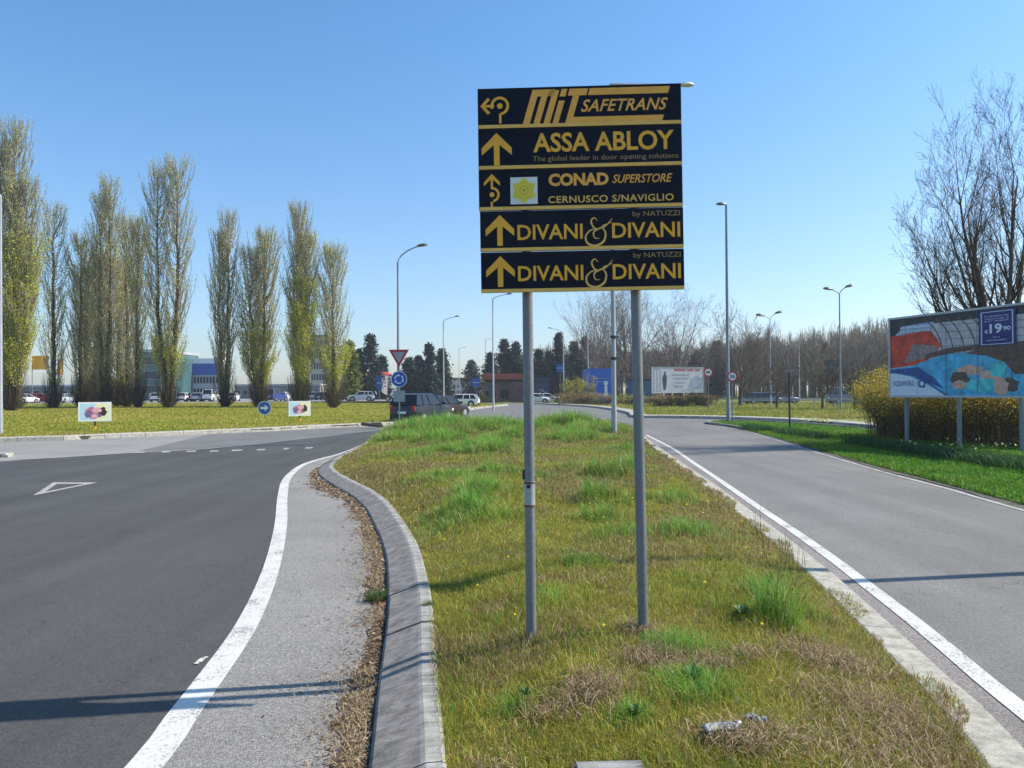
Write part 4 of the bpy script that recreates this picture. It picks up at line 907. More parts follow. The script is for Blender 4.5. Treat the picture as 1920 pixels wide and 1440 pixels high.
def pool_art(root, L_, z0, z1):
    a = Art(L_, z0, z1); q = 1.0
    water = plain('poster pool blue', (.06, .42, .68), .5, 0, .5, 3); deep = plain('poster deep blue', (.01, .07, .28), .5, 0, .3, 4); steel = plain('poster pale vault', (.48, .46, .50), .5, 0, .35, 6)
    dkk = plain('poster dark band', (.03, .03, .035), .5, 0, .5, 4); redm = plain('poster red', (.60, .05, .02), .5, 0, .55, 3); brown = plain('poster rock brown', (.11, .06, .04), .5, 0, .6, 9); skin = plain('poster skin', (.66, .38, .28), .5, 0, .3, 5)
    rib = plain('poster rib', (.16, .08, .08), .5, 0, .3); wht = plain('poster swoosh white', (.66, .72, .82), .5, 0, .05); navy = plain('poster price blue', (.012, .012, .16), .5, 0, .1); pal = plain('poster lilac', (.35, .42, .60), .5, 0, .5, 14); teal = plain('poster teal', (.08, .55, .58), .5, 0, .4, 5)
    E = .70                                     # share of the panel inside the frame of the photograph
    S = lambda u: u*E
    a.rect(0, 0, 1, 1, steel); a.rect(0, .90, 1, 1, dkk); a.poly([(0, .36), (S(.30), .40), (S(.44), .62), (S(.36), .80), (S(.2), .84), (0, .78)], redm); a.rect(0, .78, S(.10), .92, dkk)
    a.poly([(S(.04), .78), (S(.36), .82), (S(.38), .92), (S(.12), .90)], pal); a.poly([(S(.12), .42), (S(.42), .50), (S(.40), .62), (S(.2), .66)], plain('poster crowd grey', (.28, .20, .20), .5, 0, .8, 16))
    for k in range(7):
        u = .44+.085*k; a.strip([(S(u-.13), .95), (S(u-.06), .84), (S(u-.01), .68), (S(u+.01), .50)], .018, rib)
    for k in range(4): a.strip([(S(.42), .60+.09*k), (S(.62), .60+.085*k), (1, .56+.085*k)], .006, rib)
    a.poly([(0, .34), (S(.2), .38), (S(.45), .50), (S(.7), .52), (1, .50), (1, 0), (0, 0)], water); a.poly([(0, .34), (S(.25), .36), (S(.38), .22), (S(.46), .08), (S(.2), .25), (0, .30)], deep)
    a.poly([(S(.30), .46), (S(.55), .52), (S(.80), .55), (S(.80), .60), (S(.5), .58), (S(.32), .52)], brown); a.poly([(S(.62), .50), (S(.86), .60), (1, .60), (1, .22), (S(.97), .24), (S(.9), .38), (S(.78), .46)], brown)
    a.blob(S(.66), .30, S(.10), .06, skin); a.blob(S(.58), .20, S(.07), .09, brown); a.blob(S(.58), .13, S(.06), .05, skin); a.blob(S(.80), .20, S(.07), .10, skin); a.blob(S(.75), .12, S(.12), .08, teal); a.blob(S(.86), .30, S(.06), .09, teal); a.blob(S(.93), .12, S(.07), .08, brown); a.blob(S(.88), .10, S(.05), .10, skin)
    a.poly([(0, 0)]+[(S(.47)*(t), .29*math.cos(t*PI/2)) for t in np.linspace(0, 1, 10)], wht); a.strip([(0, .31), (S(.2), .27), (S(.36), .13), (S(.48), .0)], .02, deep)
    for k in range(1, 6): a.rect(k/6-.0012, 0, k/6+.0012, 1, plain('sheet seam', (.10, .12, .16), .5, 0, 0) if k == 1 else D.materials['sheet seam'])
    a.text('ACQUAWORLD', S(.025), .11, S(.215), .19, deep, root, bold=.0); a.blob(S(.28), .15, S(.035), .055, deep); a.blob(S(.28), .15, S(.018), .028, wht)
    for k, (v0, v1) in enumerate(((.86, .89), (.81, .84))): a.words(S(.10), v0, S(.36), v1, wht)
    u0, u1 = S(.73), S(.985); a.rect(u0, .57, u1, .98, navy)
    for (p0, p1, p2, p3) in ((.013, .005, .987, .03), (.013, .97, .987, .995)):
        pass
    for r_ in ((u0+.012, .585, u1-.012, .592), (u0+.012, .955, u1-.012, .962), (u0+.012, .592, u0+.017, .955), (u1-.017, .592, u1-.012, .955)): a.rect(*r_, wht)
    a.text('19', u0+.055, .71, u0+.115, .82, wht, root, bold=.03); a.text('€', u0+.03, .715, u0+.048, .755, wht, root, bold=.02); a.text('90', u0+.12, .735, u0+.155, .785, wht, root, bold=.03)
    for v in (.90, .87, .845): a.words(u0+.03, v, u1-.03, v+.015, pal)
    for v in (.66, .625): a.words(u0+(.07 if v > .65 else .04), v, u1-(.07 if v > .65 else .04), v+.015, pal)
    a.done(root)
A = P(1668, 700, 24.0); Bq = P(1920, 700, 19.8); dv = (Bq-A); dv.z = 0; dv.normalize(); ZB, ZT = P(1668, 745, 24).z, P(1668, 597, 24).z
LB = 6.2; Bp = A+dv*LB
def s_for(px):                                # where along the panel a column of the photograph falls
    r = ray(px, 735); k = Vector((r.x, r.y)); A2 = Vector((A.x, A.y)); d2 = Vector((dv.x, dv.y))
    return (A2.x*k.y-A2.y*k.x)/(d2.y*k.x-d2.x*k.y)
billboard('pool_billboard', 'large billboard with a pool picture and price square on grey posts at the right edge', A, Bp, ZB, ZT, [s_for(1690), s_for(1788), s_for(1905), 5.9], pool_art, M['lampgrey'], post_r=.065, gz_=.08)
def white_art(root, L_, z0, z1):
    a = Art(L_, z0, z1); w = plain('poster grey white', (.50, .54, .58), .5, 0, .05, 1); g = plain('poster door grey', (.24, .27, .30), .5, 0, .1); dk_ = plain('poster dark figure', (.05, .06, .10), .5, 0, .3); rd = plain('poster red print', (.5, .05, .06), .5, 0, .1); bl = plain('poster blue tint', (.30, .38, .48), .5, 0, .2, 2)
    a.rect(0, 0, 1, 1, w); a.rect(.02, .04, .16, .94, g); a.rect(.04, .06, .08, .90, w); a.rect(.10, .06, .14, .90, w)
    a.poly([(.21, .12), (.25, .1), (.27, .30), (.28, .60), (.26, .74), (.22, .74), (.19, .58), (.20, .35)], dk_); a.blob(.24, .79, .018, .05, dk_); a.poly([(.70, .2), (.95, .1), (.97, .55), (.84, .7), (.76, .5)], bl)
    a.words(.42, .85, .97, .95, rd); a.words(.38, .66, .72, .74, bl); a.words(.40, .52, .70, .60, bl); a.words(.42, .36, .66, .42, bl); a.words(.42, .2, .62, .28, bl); a.done(root)
Aw, Bw = P(1222, 712, 87), P(1320, 712, 89.6); billboard('white_billboard', 'white billboard with a dark figure and red heading across the ring road', Aw, Bw, P(1270, 737, 88).z, P(1270, 688, 88).z,
          [XA(1263, 88)-XA(1222, 88), XA(1287, 88)-XA(1222, 88)], white_art, plain('dark brown post', (.06, .03, .025), .8, 0, .2), post_r=.22, box_post=True, gz_=-.03)

# ------------------------------------------------------------------ vegetation
def seg_mesh(name, S, m, cols, n=3):
    """S rows: p0(3) p1(3) r0 r1 -> tapered prisms"""
    S = np.asarray(S, float); p0, p1, r0, r1 = S[:, :3], S[:, 3:6], S[:, 6], S[:, 7]
    t = p1-p0; t /= np.maximum(np.linalg.norm(t, axis=1), 1e-6)[:, None]
    ref = np.where(np.abs(t[:, 2:3]) < .9, [[0, 0, 1.0]], [[1.0, 0, 0]]); u = np.cross(t, ref); u /= np.linalg.norm(u, axis=1)[:, None]; w = np.cross(t, u)
    V = np.zeros((len(S), 2*n, 3))
    for k in range(n):
        a = 2*PI*k/n; d = u*math.cos(a)+w*math.sin(a); V[:, k] = p0+d*r0[:, None]; V[:, n+k] = p1+d*r1[:, None]
    b = np.arange(len(S))[:, None]*2*n
    Fq = np.concatenate([np.concatenate([b+k, b+(k+1) % n, b+n+(k+1) % n, b+n+k], 1) for k in range(n)])
    cc = np.repeat(np.asarray(cols), 2*n, 0) if np.ndim(cols) == 2 else np.tile(cols, (len(S)*2*n, 1))
    return np_mesh(name, V.reshape(-1, 3), Fq, m, cc, smooth=True)
def grow(p, d, L_, r, depth, out, prm, rg):
    """recursive branch; p,d numpy"""
    ns = prm['seg'][depth]; seg = L_/ns; rr = r; tips = []
    for i in range(ns):
        d = d+rg.normal(0, prm['wob'][depth], 3)+np.array([0, 0, prm['up'][depth]]); d /= np.linalg.norm(d)
        q = p+d*seg; r2 = r*(1-(i+1)/ns*prm['taper']); out.append((*p, *q, rr, max(r2, prm['rmin']))); 
        if depth+1 < len(prm['seg']) and (i+1)/ns > prm['start'][depth]:
            for _ in range(rg.poisson(prm['kids'][depth]) if i < ns-1 else prm['tipk'][depth]):
                a = rg.uniform(0, 2*PI); x = np.cross(d, [0.3, 0.2, 1.0]); x /= np.linalg.norm(x)+1e-9; y = np.cross(d, x)
                th = rg.uniform(*prm['ang'][depth]); nd = d*math.cos(th)+(x*math.cos(a)+y*math.sin(a))*math.sin(th)
                grow(q.copy(), nd, L_*rg.uniform(*prm['len'][depth])*(1-.35*(i+1)/ns), r2*prm['rk'][depth], depth+1, out, prm, rg)
        p = q; rr = max(r2, prm['rmin'])
def leaf_quads(c, size, flat=0.0, updir=0.0, asp=0.5):
    n = len(c); a = rng.normal(0, 1, (n, 3)); a[:, 2] += updir; a /= np.linalg.norm(a, axis=1)[:, None]
    b = rng.normal(0, 1, (n, 3)); b -= a*(a*b).sum(1)[:, None]; b /= np.linalg.norm(b, axis=1)[:, None]
    u = a*size[:, None]; w = b*size[:, None]*asp; V = np.stack([c-u, c-w, c+u, c+w], 1).reshape(-1, 3); i = np.arange(n)*4
    return V, np.c_[i, i+1, i+2, i+3]
GRP = 'lombardy poplars on the roundabout island'
def poplar(label, px, Y, base_py, top_py, w_px, leafiness, green_top, stems=((0, 1.0, 0),), seed=0, skirt=.12, dense=1.0):
    rg = np.random.default_rng(seed+100); x = XA(px, Y); z = zi(x, Y) if Y < 112 else .5
    H = (P(px, top_py, Y).z-z)*.965; Wd = w_px/F*Y/2*1.28
    root = empty('poplar_tree', (x, Y, z-.05), label=label, cat='tree', group=GRP)
    tr = []; br = []
    for (ox, hf, lean) in stems:
        ns = 14; p = np.array([ox*.25, 0, 0.]); h = H*hf; stem = [p]
        for i in range(ns):
            t = (i+1)/ns; q = np.array([ox*(.25+.75*min(1, t*2.2))+rg.normal(0, .05), rg.normal(0, .06), h*t*.97]); tr.append((*stem[-1], *q, .26*(1-t)**.8*hf+.03+.15*max(0, .15-t), .26*(1-min(1, t+1/ns))**.8*hf+.015)); stem.append(q)
        stem = np.array(stem); Ws = Wd*(.62 if len(stems) > 1 else 1.0)
        nb = int(170*dense)
        for k in range(nb):
            t = skirt*.5+(1-skirt*.5-.03)*(k+rg.random())/nb; hz_ = h*t; c = np.array([np.interp(hz_, stem[:, 2], stem[:, 0]), np.interp(hz_, stem[:, 2], stem[:, 1]), hz_])
            prof = min(1, .35+t*3.2)*min(1, (1.03-t)/.22)**.5*(1+.16*math.sin(t*23+seed)); a = rg.uniform(0, 2*PI); reach = Ws*prof*rg.uniform(.45, 1.0)
            ln = min(rg.uniform(1.8, 4.2)*(.6+.4*prof), (h*1.01-hz_)); p = c
            nsg = 5
            for j in range(nsg):
                f = (j+1)/nsg; e = c+np.array([math.cos(a)*reach*f**.55, math.sin(a)*reach*f**.55, ln*f**1.15])+rg.normal(0, .05, 3)
                r0 = .035*(1-f*.75)+.006; br.append((*p, *e, r0*1.25, r0)); 
                for _ in range(2 if j else 1):
                    aa = a+rg.normal(0, 1.1); l2 = rg.uniform(.35, 1.0); dd = np.array([math.cos(aa)*.28, math.sin(aa)*.28, 1.0]); dd /= np.linalg.norm(dd); m_ = e+dd*l2*.5+rg.normal(0, .04, 3); br.append((*e, *m_, .013, .010)); br.append((*m_, *(m_+dd*l2*.5+rg.normal(0, .04, 3)), .010, .006))
                p = e
    tr = np.array(tr); br = np.array(br)
    link('trunk', seg_mesh('trunk', tr, M['bark'], np.array([.065, .052, .038]), 8), root)
    bc = np.array([.40, .345, .26])*(.5+.6*rg.random((len(br), 1))); link('branches', seg_mesh('branches', br, M['bark'], bc, 3), root)
    # young leaves follow the twigs
    n = int(30000*(.35+leafiness*.75)); k = rg.integers(0, len(br), n); f = rg.random((n, 1)); c = br[k, :3]*(1-f)+br[k, 3:6]*f+rg.normal(0, .13, (n, 3))
    ht = c[:, 2]/H; clump = vnoise(c[:, 0]+c[:, 1]*.7, c[:, 2], 1.1, seed+30)
    keep = rg.random(n) < np.where(ht > green_top, .32, .92)*(.45+1.0*clump); c = c[keep]; ht = ht[keep]; clump = clump[keep]
    up = sstep(green_top-.12, green_top+.1, ht)[:, None]
    g = np.array([.50, .51, .05])*(1-up)+np.array([.52, .53, .21])*up; col = g*(.60+.65*rg.random((len(c), 1)))*(.75+.5*clump[:, None])
    V, Fq = leaf_quads(c, rg.uniform(.03, .075, len(c)), updir=.6, asp=.6)
    link('foliage', np_mesh('foliage', V, Fq, M['leaf'], np.repeat(col, 4, 0)), root)
    # shoots around the foot
    n = int(260*dense); a = rg.uniform(0, 2*PI, n); r_ = rg.uniform(.2, .85, n)*min(1.3, Wd*.8); h2 = rg.uniform(.9, 3.6, n)
    S2 = [(math.cos(q)*.18, math.sin(q)*.18, 0, math.cos(q)*w, math.sin(q)*w, hh*.55, .02, .014) for q, w, hh in zip(a, r_, h2)]+[(math.cos(q)*w, math.sin(q)*w, hh*.55, math.cos(q)*w*1.15, math.sin(q)*w*1.15, hh, .014, .008) for q, w, hh in zip(a, r_, h2)]
    link('foot_shoots', seg_mesh('foot_shoots', S2, M['bark'], np.array([.10, .08, .055])*(.5+rg.random((len(S2), 1))), 3), root)
    return root
poplar('thick yellow green poplar cut by the left edge of the picture', 22, 62, 757, 222, 88, 3.2, .62, ((-.9, .93, 0), (.2, 1.0, 0), (1.1, .80, 0)), 1, dense=1.3)
poplar('slim sparse poplar second from the left edge', 100, 74, 755, 378, 50, .75, .15, seed=2, dense=.7)
poplar('medium poplar leaning on the tall grey group, third from the left', 152, 76, 756, 438, 55, 1.1, .10, seed=3)
poplar('tallest of the grey green middle group of poplars', 197, 75, 756, 328, 66, 1.6, .12, ((-.5, .93, 0), (.5, 1.0, 0)), seed=4)
poplar('shorter poplar right of the tallest grey green one', 238, 78, 756, 400, 56, 1.2, .15, seed=5)
poplar('dark footed poplar standing beside the teal glass building', 258, 73, 755, 415, 40, .7, .10, seed=12, dense=.8)
poplar('low bushy grey green poplar filling the middle of the tall group', 172, 80, 756, 470, 70, 1.3, .2, ((-.6, .9, 0), (.6, 1.0, 0)), seed=15)
poplar('grey poplar between the tallest grey one and the dark footed one', 222, 82, 756, 480, 60, 1.2, .2, seed=16)
poplar('tall twin topped poplar right of the teal glass building', 316, 72, 762, 292, 82, 2.0, .30, ((-1.0, .975, 0), (.85, 1.0, 0)), seed=6, dense=1.1)
poplar('sparse bare poplar at the left of the middle pair beside the blue building', 422, 76, 758, 395, 58, .75, .10, ((-.55, .9, 0), (.35, 1.0, 0)), seed=7, dense=.8)
poplar('leafy wide poplar just left of the blue arrow disc', 486, 77, 756, 430, 88, 2.4, .45, ((-.8, .9, 0), (.5, 1.0, 0)), seed=8, dense=1.2)
poplar('full green columnar poplar behind the farther printed board', 563, 75, 752, 380, 76, 2.6, .66, ((-.2, 1.0, 0), (.6, .85, 0)), seed=9, dense=1.2)
poplar('rightmost poplar of the row with green lower half', 625, 76, 760, 460, 56, 1.5, .40, seed=10)

# bare deciduous trees
def bare_tree(label, x, y, z, H, prm, seed, col, spread0=(.25, .7), stems=5, trunk_h=.2, r0=.25, name='bare_tree', group=None, first=None):
    rg = np.random.default_rng(seed); root = empty(name, (x, y, z), label=label, cat='tree', group=group)
    tr = []; p = np.zeros(3); d = np.array([0, 0, 1.]); th = H*trunk_h
    for i in range(5):
        d = d+rg.normal(0, .04, 3); d /= np.linalg.norm(d); q = p+d*th/5; tr.append((*p, *q, r0*(1.25-.08*i if i else 1.5), r0*(1.25-.08*(i+1)))); p = q
    out = []
    for k in range(stems):
        if first and k < len(first): a, t_ = first[k]
        else: a = 2*PI*k/stems+rg.uniform(-.4, .4); t_ = rg.uniform(*spread0)
        dd = np.array([math.cos(a)*math.sin(t_), math.sin(a)*math.sin(t_), math.cos(t_)]); grow(p.copy()-np.array([0, 0, rg.uniform(0, th*.3)]), dd, H*(1-trunk_h)*rg.uniform(.85, 1.02)*(1-.5*max(0, t_-.2)), r0*rg.uniform(.42, .62), 0, out, prm, rg)
    link('trunk', seg_mesh('trunk', tr, M['bark'], np.array(col)*.7, 10), root)
    out = np.array(out); link('crown', seg_mesh('crown', out, M['bark'], np.array(col)*(.75+.5*rg.random((len(out), 1))), 3), root)
    return root
PB = dict(seg=[10, 8, 6, 3], wob=[.055, .08, .11, .13], up=[.095, .15, .13, .06], taper=.84, rmin=.0042, start=[.2, .1, .05, 1], kids=[1.0, .95, .95, 0], tipk=[2, 2, 2, 0], ang=[(.35, .75), (.35, .8), (.35, .8)], len=[(.36, .6), (.35, .6), (.35, .6)], rk=[.50, .5, .5])
tx = XA(1872, 23.5)
BT = bare_tree('large bare tree with many upright branches behind the pool billboard', tx, 23.5, .08, 9.0, PB, 42, (.085, .062, .05), stems=11, trunk_h=.19, r0=.25,
          first=[(PI*.98, 1.05), (PI*1.04, .85), (PI*.93, .68), (PI*1.02, .5), (PI*.9, .34), (PI*1.2, .2), (.6, .06), (.2, .22), (.1, .42), (-.2, .75), (1.6, .35)])
# ivy on its trunk
n = 4500; a = rng.uniform(0, 2*PI, n); h = rng.uniform(0, 2.6, n)**1; c = np.c_[np.cos(a)*.30, np.sin(a)*.30, h]+rng.normal(0, .05, (n, 3)); V, Fq = leaf_quads(c, rng.uniform(.03, .06, n), asp=.8)
link('ivy', np_mesh('ivy', V, Fq, M['leaf'], np.repeat(np.array([.035, .055, .022])*(.5+rng.random((n, 1))), 4, 0)), BT)
BT2 = bare_tree('second bare tree mostly outside the right edge, beside the billboard tree', tx+3.2, 25.0, .08, 9.0, PB, 77, (.085, .062, .05), stems=6, trunk_h=.18, r0=.17)
PM = dict(seg=[6, 5, 4], wob=[.08, .10, .12], up=[.07, .07, .05], taper=.85, rmin=.012, start=[.1, .05, 1], kids=[2.2, 2.3, 0], tipk=[3, 4, 0], ang=[(.35, .8), (.35, .9)], len=[(.4, .65), (.35, .6)], rk=[.5, .5])
for i, (px, by, Y, ty, sp, cl, lb) in enumerate([
    (1268, 757, 125, 566, (.2, .75), (.14, .11, .095), 'wide bare tree behind the white billboard'), (1112, 757, 150, 572, (.1, .35), (.19, .16, .14), 'slender pale bare tree left of the lamp pole behind the sign'),
    (1140, 757, 140, 590, (.1, .4), (.17, .14, .12), 'bare tree behind the bright blue shop panel'), (1178, 757, 132, 560, (.1, .4), (.14, .115, .10), 'tall bare tree just left of the right sign post'),
    (1222, 757, 150, 640, (.2, .6), (.13, .10, .085), 'low dark bare tree left of the white billboard'), (1322, 757, 140, 640, (.2, .6), (.11, .085, .07), 'bare tree above the round sign beside the white billboard'),
    (1388, 765, 85, 588, (.15, .6), (.13, .105, .09), 'bare tree directly behind the tallest lamp'), (1402, 765, 92, 640, (.3, .8), (.12, .10, .08), 'wide low bare tree right of the tallest lamp'),
    (1456, 770, 72, 668, (.35, .9), (.12, .10, .08), 'small dark bare tree between the double lamps and the post lamp'), (1542, 772, 68, 655, (.3, .8), (.125, .11, .075), 'small bare tree left of the dark blue road panel'),
    (1602, 773, 66, 668, (.3, .8), (.12, .10, .08), 'small bare tree right of the nearer double lamp'), (1640, 770, 75, 660, (.3, .8), (.12, .10, .08), 'small bare tree just above the yellow hedge'),
    (1412, 760, 110, 655, (.3, .8), (.14, .12, .10), 'faint bare tree at the edge of the wood')]):
    x = XA(px, Y); H = P(px, ty, Y).z; bare_tree(lb, x, Y, 0, H, PM, 200+i, cl, spread0=sp, stems=7, trunk_h=.2, r0=.02*H, group='bare trees around the road')
# far wood reads as one mass
def wood(name, label, pxr, Yr, top, n, cols, seed, bh=.0, spread=1.0):
    rg = np.random.default_rng(seed); Y = rg.uniform(*Yr, n); px = rg.uniform(*pxr, n); X = np.array([XA(a, b) for a, b in zip(px, Y)])
    Ht = np.array([P(a, np.interp(a, [t[0] for t in top], [t[1] for t in top]), Yr[0]*.5+Yr[1]*.5).z for a in px])*rg.uniform(.82, 1.04, n)
    S = []; Cc = []
    for x, y, h in zip(X, Y, Ht):
        c = np.array(cols[rg.integers(0, len(cols))])*rg.uniform(.75, 1.25); S.append((x, y, 0, x+rg.normal(0, .2), y, h*.75, .16, .06)); Cc.append(c*.6)
        for k in range(46):
            t = rg.uniform(.22, .97); a = rg.uniform(0, 2*PI); b = np.array([x, y, h*t*.92]); wv = spread*2.4*math.sin(PI*min(1, t*.85+.12)); l = rg.uniform(.4, 1)*wv
            e = b+np.array([math.cos(a)*l*.6, math.sin(a)*l*.6, rg.uniform(.5, 1.6)]); e2 = e+np.array([math.cos(a)*l*.3, math.sin(a)*l*.3, rg.uniform(.5, 1.6)]); e3 = e+np.array([rg.normal(0, .5), rg.normal(0, .5), rg.uniform(.5, 1.4)])
            S += [(*b, *e, .05, .035), (*e, *e2, .035, .02), (*e, *e3, .03, .018)]; Cc += [c, c*1.1, c*1.1]
    o = link(name, seg_mesh(name, S, M['bark'], np.array(Cc), 3), kind='stuff', label=label, cat='wood'); return o
wood('far_wood', 'far brown grey leafless wood stretching behind the lamps on the right', (1395, 1760), (150, 215), [(1395, 640), (1440, 634), (1500, 642), (1530, 634), (1580, 623), (1680, 620), (1760, 618)], 520,
     [(.20, .155, .125), (.16, .135, .10), (.22, .175, .145), (.15, .14, .085)], 5)
wood('far_thicket', 'far low dark thicket behind the billboards and shops', (940, 1430), (185, 235), [(940, 668), (1010, 664), (1040, 650), (1090, 640), (1180, 652), (1250, 655), (1330, 640), (1400, 650)], 330,
     [(.10, .085, .065), (.13, .10, .085), (.075, .075, .05)], 6, spread=1.3)
# evergreens
def conifer(label, px, Y, ty, wpx, seed, col, cone=1.0, n=5200, base=0.0):
    rg = np.random.default_rng(seed+900); x = XA(px, Y); H = P(px, ty, Y).z-base; W2 = wpx/F*Y/2*1.35
    root = empty('evergreen_tree', (x, Y, base), label=label, cat='tree', group='dark evergreen trees in the distance')
    link('trunk', seg_mesh('trunk', [(0, 0, 0, 0, 0, H*.9, .3, .05)], M['bark'], np.array([.06, .045, .035]), 6), root)
    nb = 60; cs = []
    for k in range(nb):
        t = (k+.5)/nb; rr = W2*((1-t)**.8*cone+(1-cone)*math.sin(PI*min(1, t*.75+.25))**.7)*rg.uniform(.55, 1.1); a = rg.uniform(0, 2*PI)
        m = int(n/nb); q = rg.random((m, 1))**.6; cs.append(np.array([[math.cos(a)*rr, math.sin(a)*rr, 0]])*q+[[0, 0, H*(.08+.9*t)]]-[[0, 0, 1]]*q*rr*.25+rg.normal(0, .34+.10*W2*(1-t), (m, 3))*[1, 1, .7])
    c = np.concatenate(cs); V, Fq = leaf_quads(c, rg.uniform(.14, .34, len(c)), asp=.55); cl = np.array(col)*(.55+.9*rg.random((len(c), 1)))*(.7+.6*vnoise(c[:, 0], c[:, 2], 1.3, seed)[:, None])
    link('foliage', np_mesh('foliage', V, Fq, M['leaf'], np.repeat(cl, 4, 0)), root); return root
DKG = (.030, .048, .034)
for i, (px, Y, ty, w, cn, cl, lb) in enumerate([
    (695, 150, 626, 38, .35, DKG, 'tall dark evergreen above the pink shop boards'), (672, 150, 655, 26, .5, DKG, 'smaller dark evergreen beside the rightmost poplar'), (716, 160, 668, 26, .2, DKG, 'low evergreen between the poplars and the yield sign'),
    (768, 150, 672, 40, .2, (.04, .055, .04), 'rounded evergreen just right of the yield sign'), (785, 160, 668, 32, .3, DKG, 'dark evergreen left of the pointed pair'), (805, 145, 645, 42, .8, DKG, 'pointed dark conifer, the higher of the pair right of the yield sign'), (829, 150, 655, 34, .8, DKG, 'pointed dark conifer, the lower right one of the pair'),
    (885, 190, 676, 36, .2, (.045, .06, .045), 'small hazy evergreen right of the gap in the trees'), (920, 160, 662, 34, .5, DKG, 'dark evergreen at the left of the group beside the left sign post'), (946, 155, 636, 44, .6, DKG, 'tall dark evergreen left of the left sign post'), (968, 155, 642, 36, .5, DKG, 'dark evergreen immediately left of the left sign post'),
    (1010, 160, 655, 36, .4, DKG, 'dark evergreen immediately right of the left sign post'), (1030, 165, 660, 30, .4, DKG, 'low dark evergreen between the two sign posts'), (1048, 155, 624, 32, 1.0, DKG, 'narrow pointed conifer between the two sign posts'), (1076, 160, 640, 40, .3, (.05, .055, .035), 'broad dark evergreen right of the narrow conifer'), (1098, 160, 632, 34, .4, (.045, .05, .033), 'dark evergreen behind the blue shop panel'),
    (1345, 150, 640, 30, .1, (.04, .05, .03), 'dark ivy covered evergreen right of the white billboard'), (1308, 160, 660, 46, .1, (.045, .045, .035), 'dark bushy tree behind the white billboard')]):
    conifer(lb, px, Y, ty, w, i, cl, cn)
poplarish = conifer('small yellow green budding tree right of the rightmost poplar', 655, 118, 640, 34, 77, (.17, .19, .035), .15, 3000, .5)
# shrubs
def shrub(name, label, x, y, z, w, dpt, h, n, cols, size, group=None, twig=(.16, .11, .06), low=None):
    root = empty(name, (x, y, z), label=label, cat='shrub', group=group); rg = rng
    S = []
    for k in range(int(n/60)):
        a = rg.uniform(0, 2*PI); r_ = rg.uniform(0, .35); b = np.array([math.cos(a)*r_*w, math.sin(a)*r_*dpt, 0]); r2 = rg.uniform(.25, .5); e = np.array([math.cos(a)*r2*w, math.sin(a)*r2*dpt, h*rg.uniform(.5, .98)*(1-.35*(r2*2)**3)])
        m_ = (b+e)/2+np.array([0, 0, h*.12]); S += [(*b, *m_, .012, .009), (*m_, *e, .009, .005), (*e, *(e+np.array([math.cos(a)*.18, math.sin(a)*.18, -.08])), .005, .004)]
    S = np.array(S); link('stems', seg_mesh('stems', S, M['bark'], np.array(twig)*(.7+.6*rg.random((len(S), 1))), 3), root)
    k = rg.integers(0, len(S), n); f = rg.random((n, 1)); c = S[k, :3]*(1-f)+S[k, 3:6]*f+rg.normal(0, 1, (n, 3))*[w*.05, dpt*.05, h*.05]; c[:, 2] = np.abs(c[:, 2])
    cols = np.array(cols); t = c[:, 2]/h; pk = rg.integers(0, len(cols), n)
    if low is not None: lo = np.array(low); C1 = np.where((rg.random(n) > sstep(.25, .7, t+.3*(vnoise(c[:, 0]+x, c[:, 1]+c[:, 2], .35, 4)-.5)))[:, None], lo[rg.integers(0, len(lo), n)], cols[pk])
    else: C1 = cols[pk]
    V, Fq = leaf_quads(c, rg.uniform(*size, n), asp=.55, updir=.3); link('foliage', np_mesh('foliage', V, Fq, M['leaf'], np.repeat(C1*(.6+.8*rg.random((n, 1))), 4, 0)), root); return root
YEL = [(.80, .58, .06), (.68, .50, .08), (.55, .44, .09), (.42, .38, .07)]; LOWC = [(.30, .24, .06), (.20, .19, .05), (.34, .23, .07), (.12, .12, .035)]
FG = 'yellow forsythia bushes behind the billboard'
pts_f = [(1682, 27.5, 2.6, 'leftmost yellow bush, rising left of the pool billboard'), (1700, 26.2, 2.6, 'yellow bush behind the left end of the pool billboard'), (1735, 25.0, 2.3, 'yellow bush between the first two billboard posts'), (1800, 23.8, 2.3, 'yellow bush behind the middle billboard post'), (1850, 23.0, 2.3, 'yellow bush left of the ivy covered trunk'), (1915, 22.2, 2.3, 'yellow bush right of the ivy covered trunk'), (1990, 21.6, 2.2, 'yellow bush beyond the right picture edge')]
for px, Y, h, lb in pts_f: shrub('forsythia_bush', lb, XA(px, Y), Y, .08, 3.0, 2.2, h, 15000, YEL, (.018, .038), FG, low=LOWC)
for px, Y, w, h, lb, cs in [(1075, 96, 5.0, 1.9, 'orange brown clipped hedge section left of the lamp pole', 0), (1120, 96, 5.0, 1.7, 'orange brown clipped hedge section below the blue shop panel', 0), (1175, 96, 5.0, 1.6, 'yellow green hedge section between the lamp pole and the right post', 1),
        (1236, 84, 4.0, 1.5, 'orange brown bush below the left of the white billboard', 0), (1275, 84, 4.0, 1.4, 'orange brown bush under the middle of the white billboard', 0), (1318, 84, 3.6, 1.7, 'pale orange bush under the right end of the white billboard', 0),
        (1078, 104, 3.6, 4.0, 'tall yellow shrub left of the blue shop panel', 1), (1098, 106, 3.2, 4.6, 'taller yellow green shrub touching the blue shop panel', 1), (880, 125, 11.0, 1.3, 'dark low hedge beyond the ring road by the petrol station', 2)]:
    cc = [[(.38, .24, .10), (.28, .20, .08), (.33, .27, .10)], [(.42, .36, .06), (.30, .30, .06)], [(.06, .07, .03), (.09, .09, .04)]][cs]
    shrub('hedge_bush', lb, XA(px, Y), Y, -.02, w, 2.2, h, 2600, cc, (.05, .11), 'hedges beyond the ring road', low=None if cs == 2 else [(.16, .14, .05), (.12, .12, .04)])
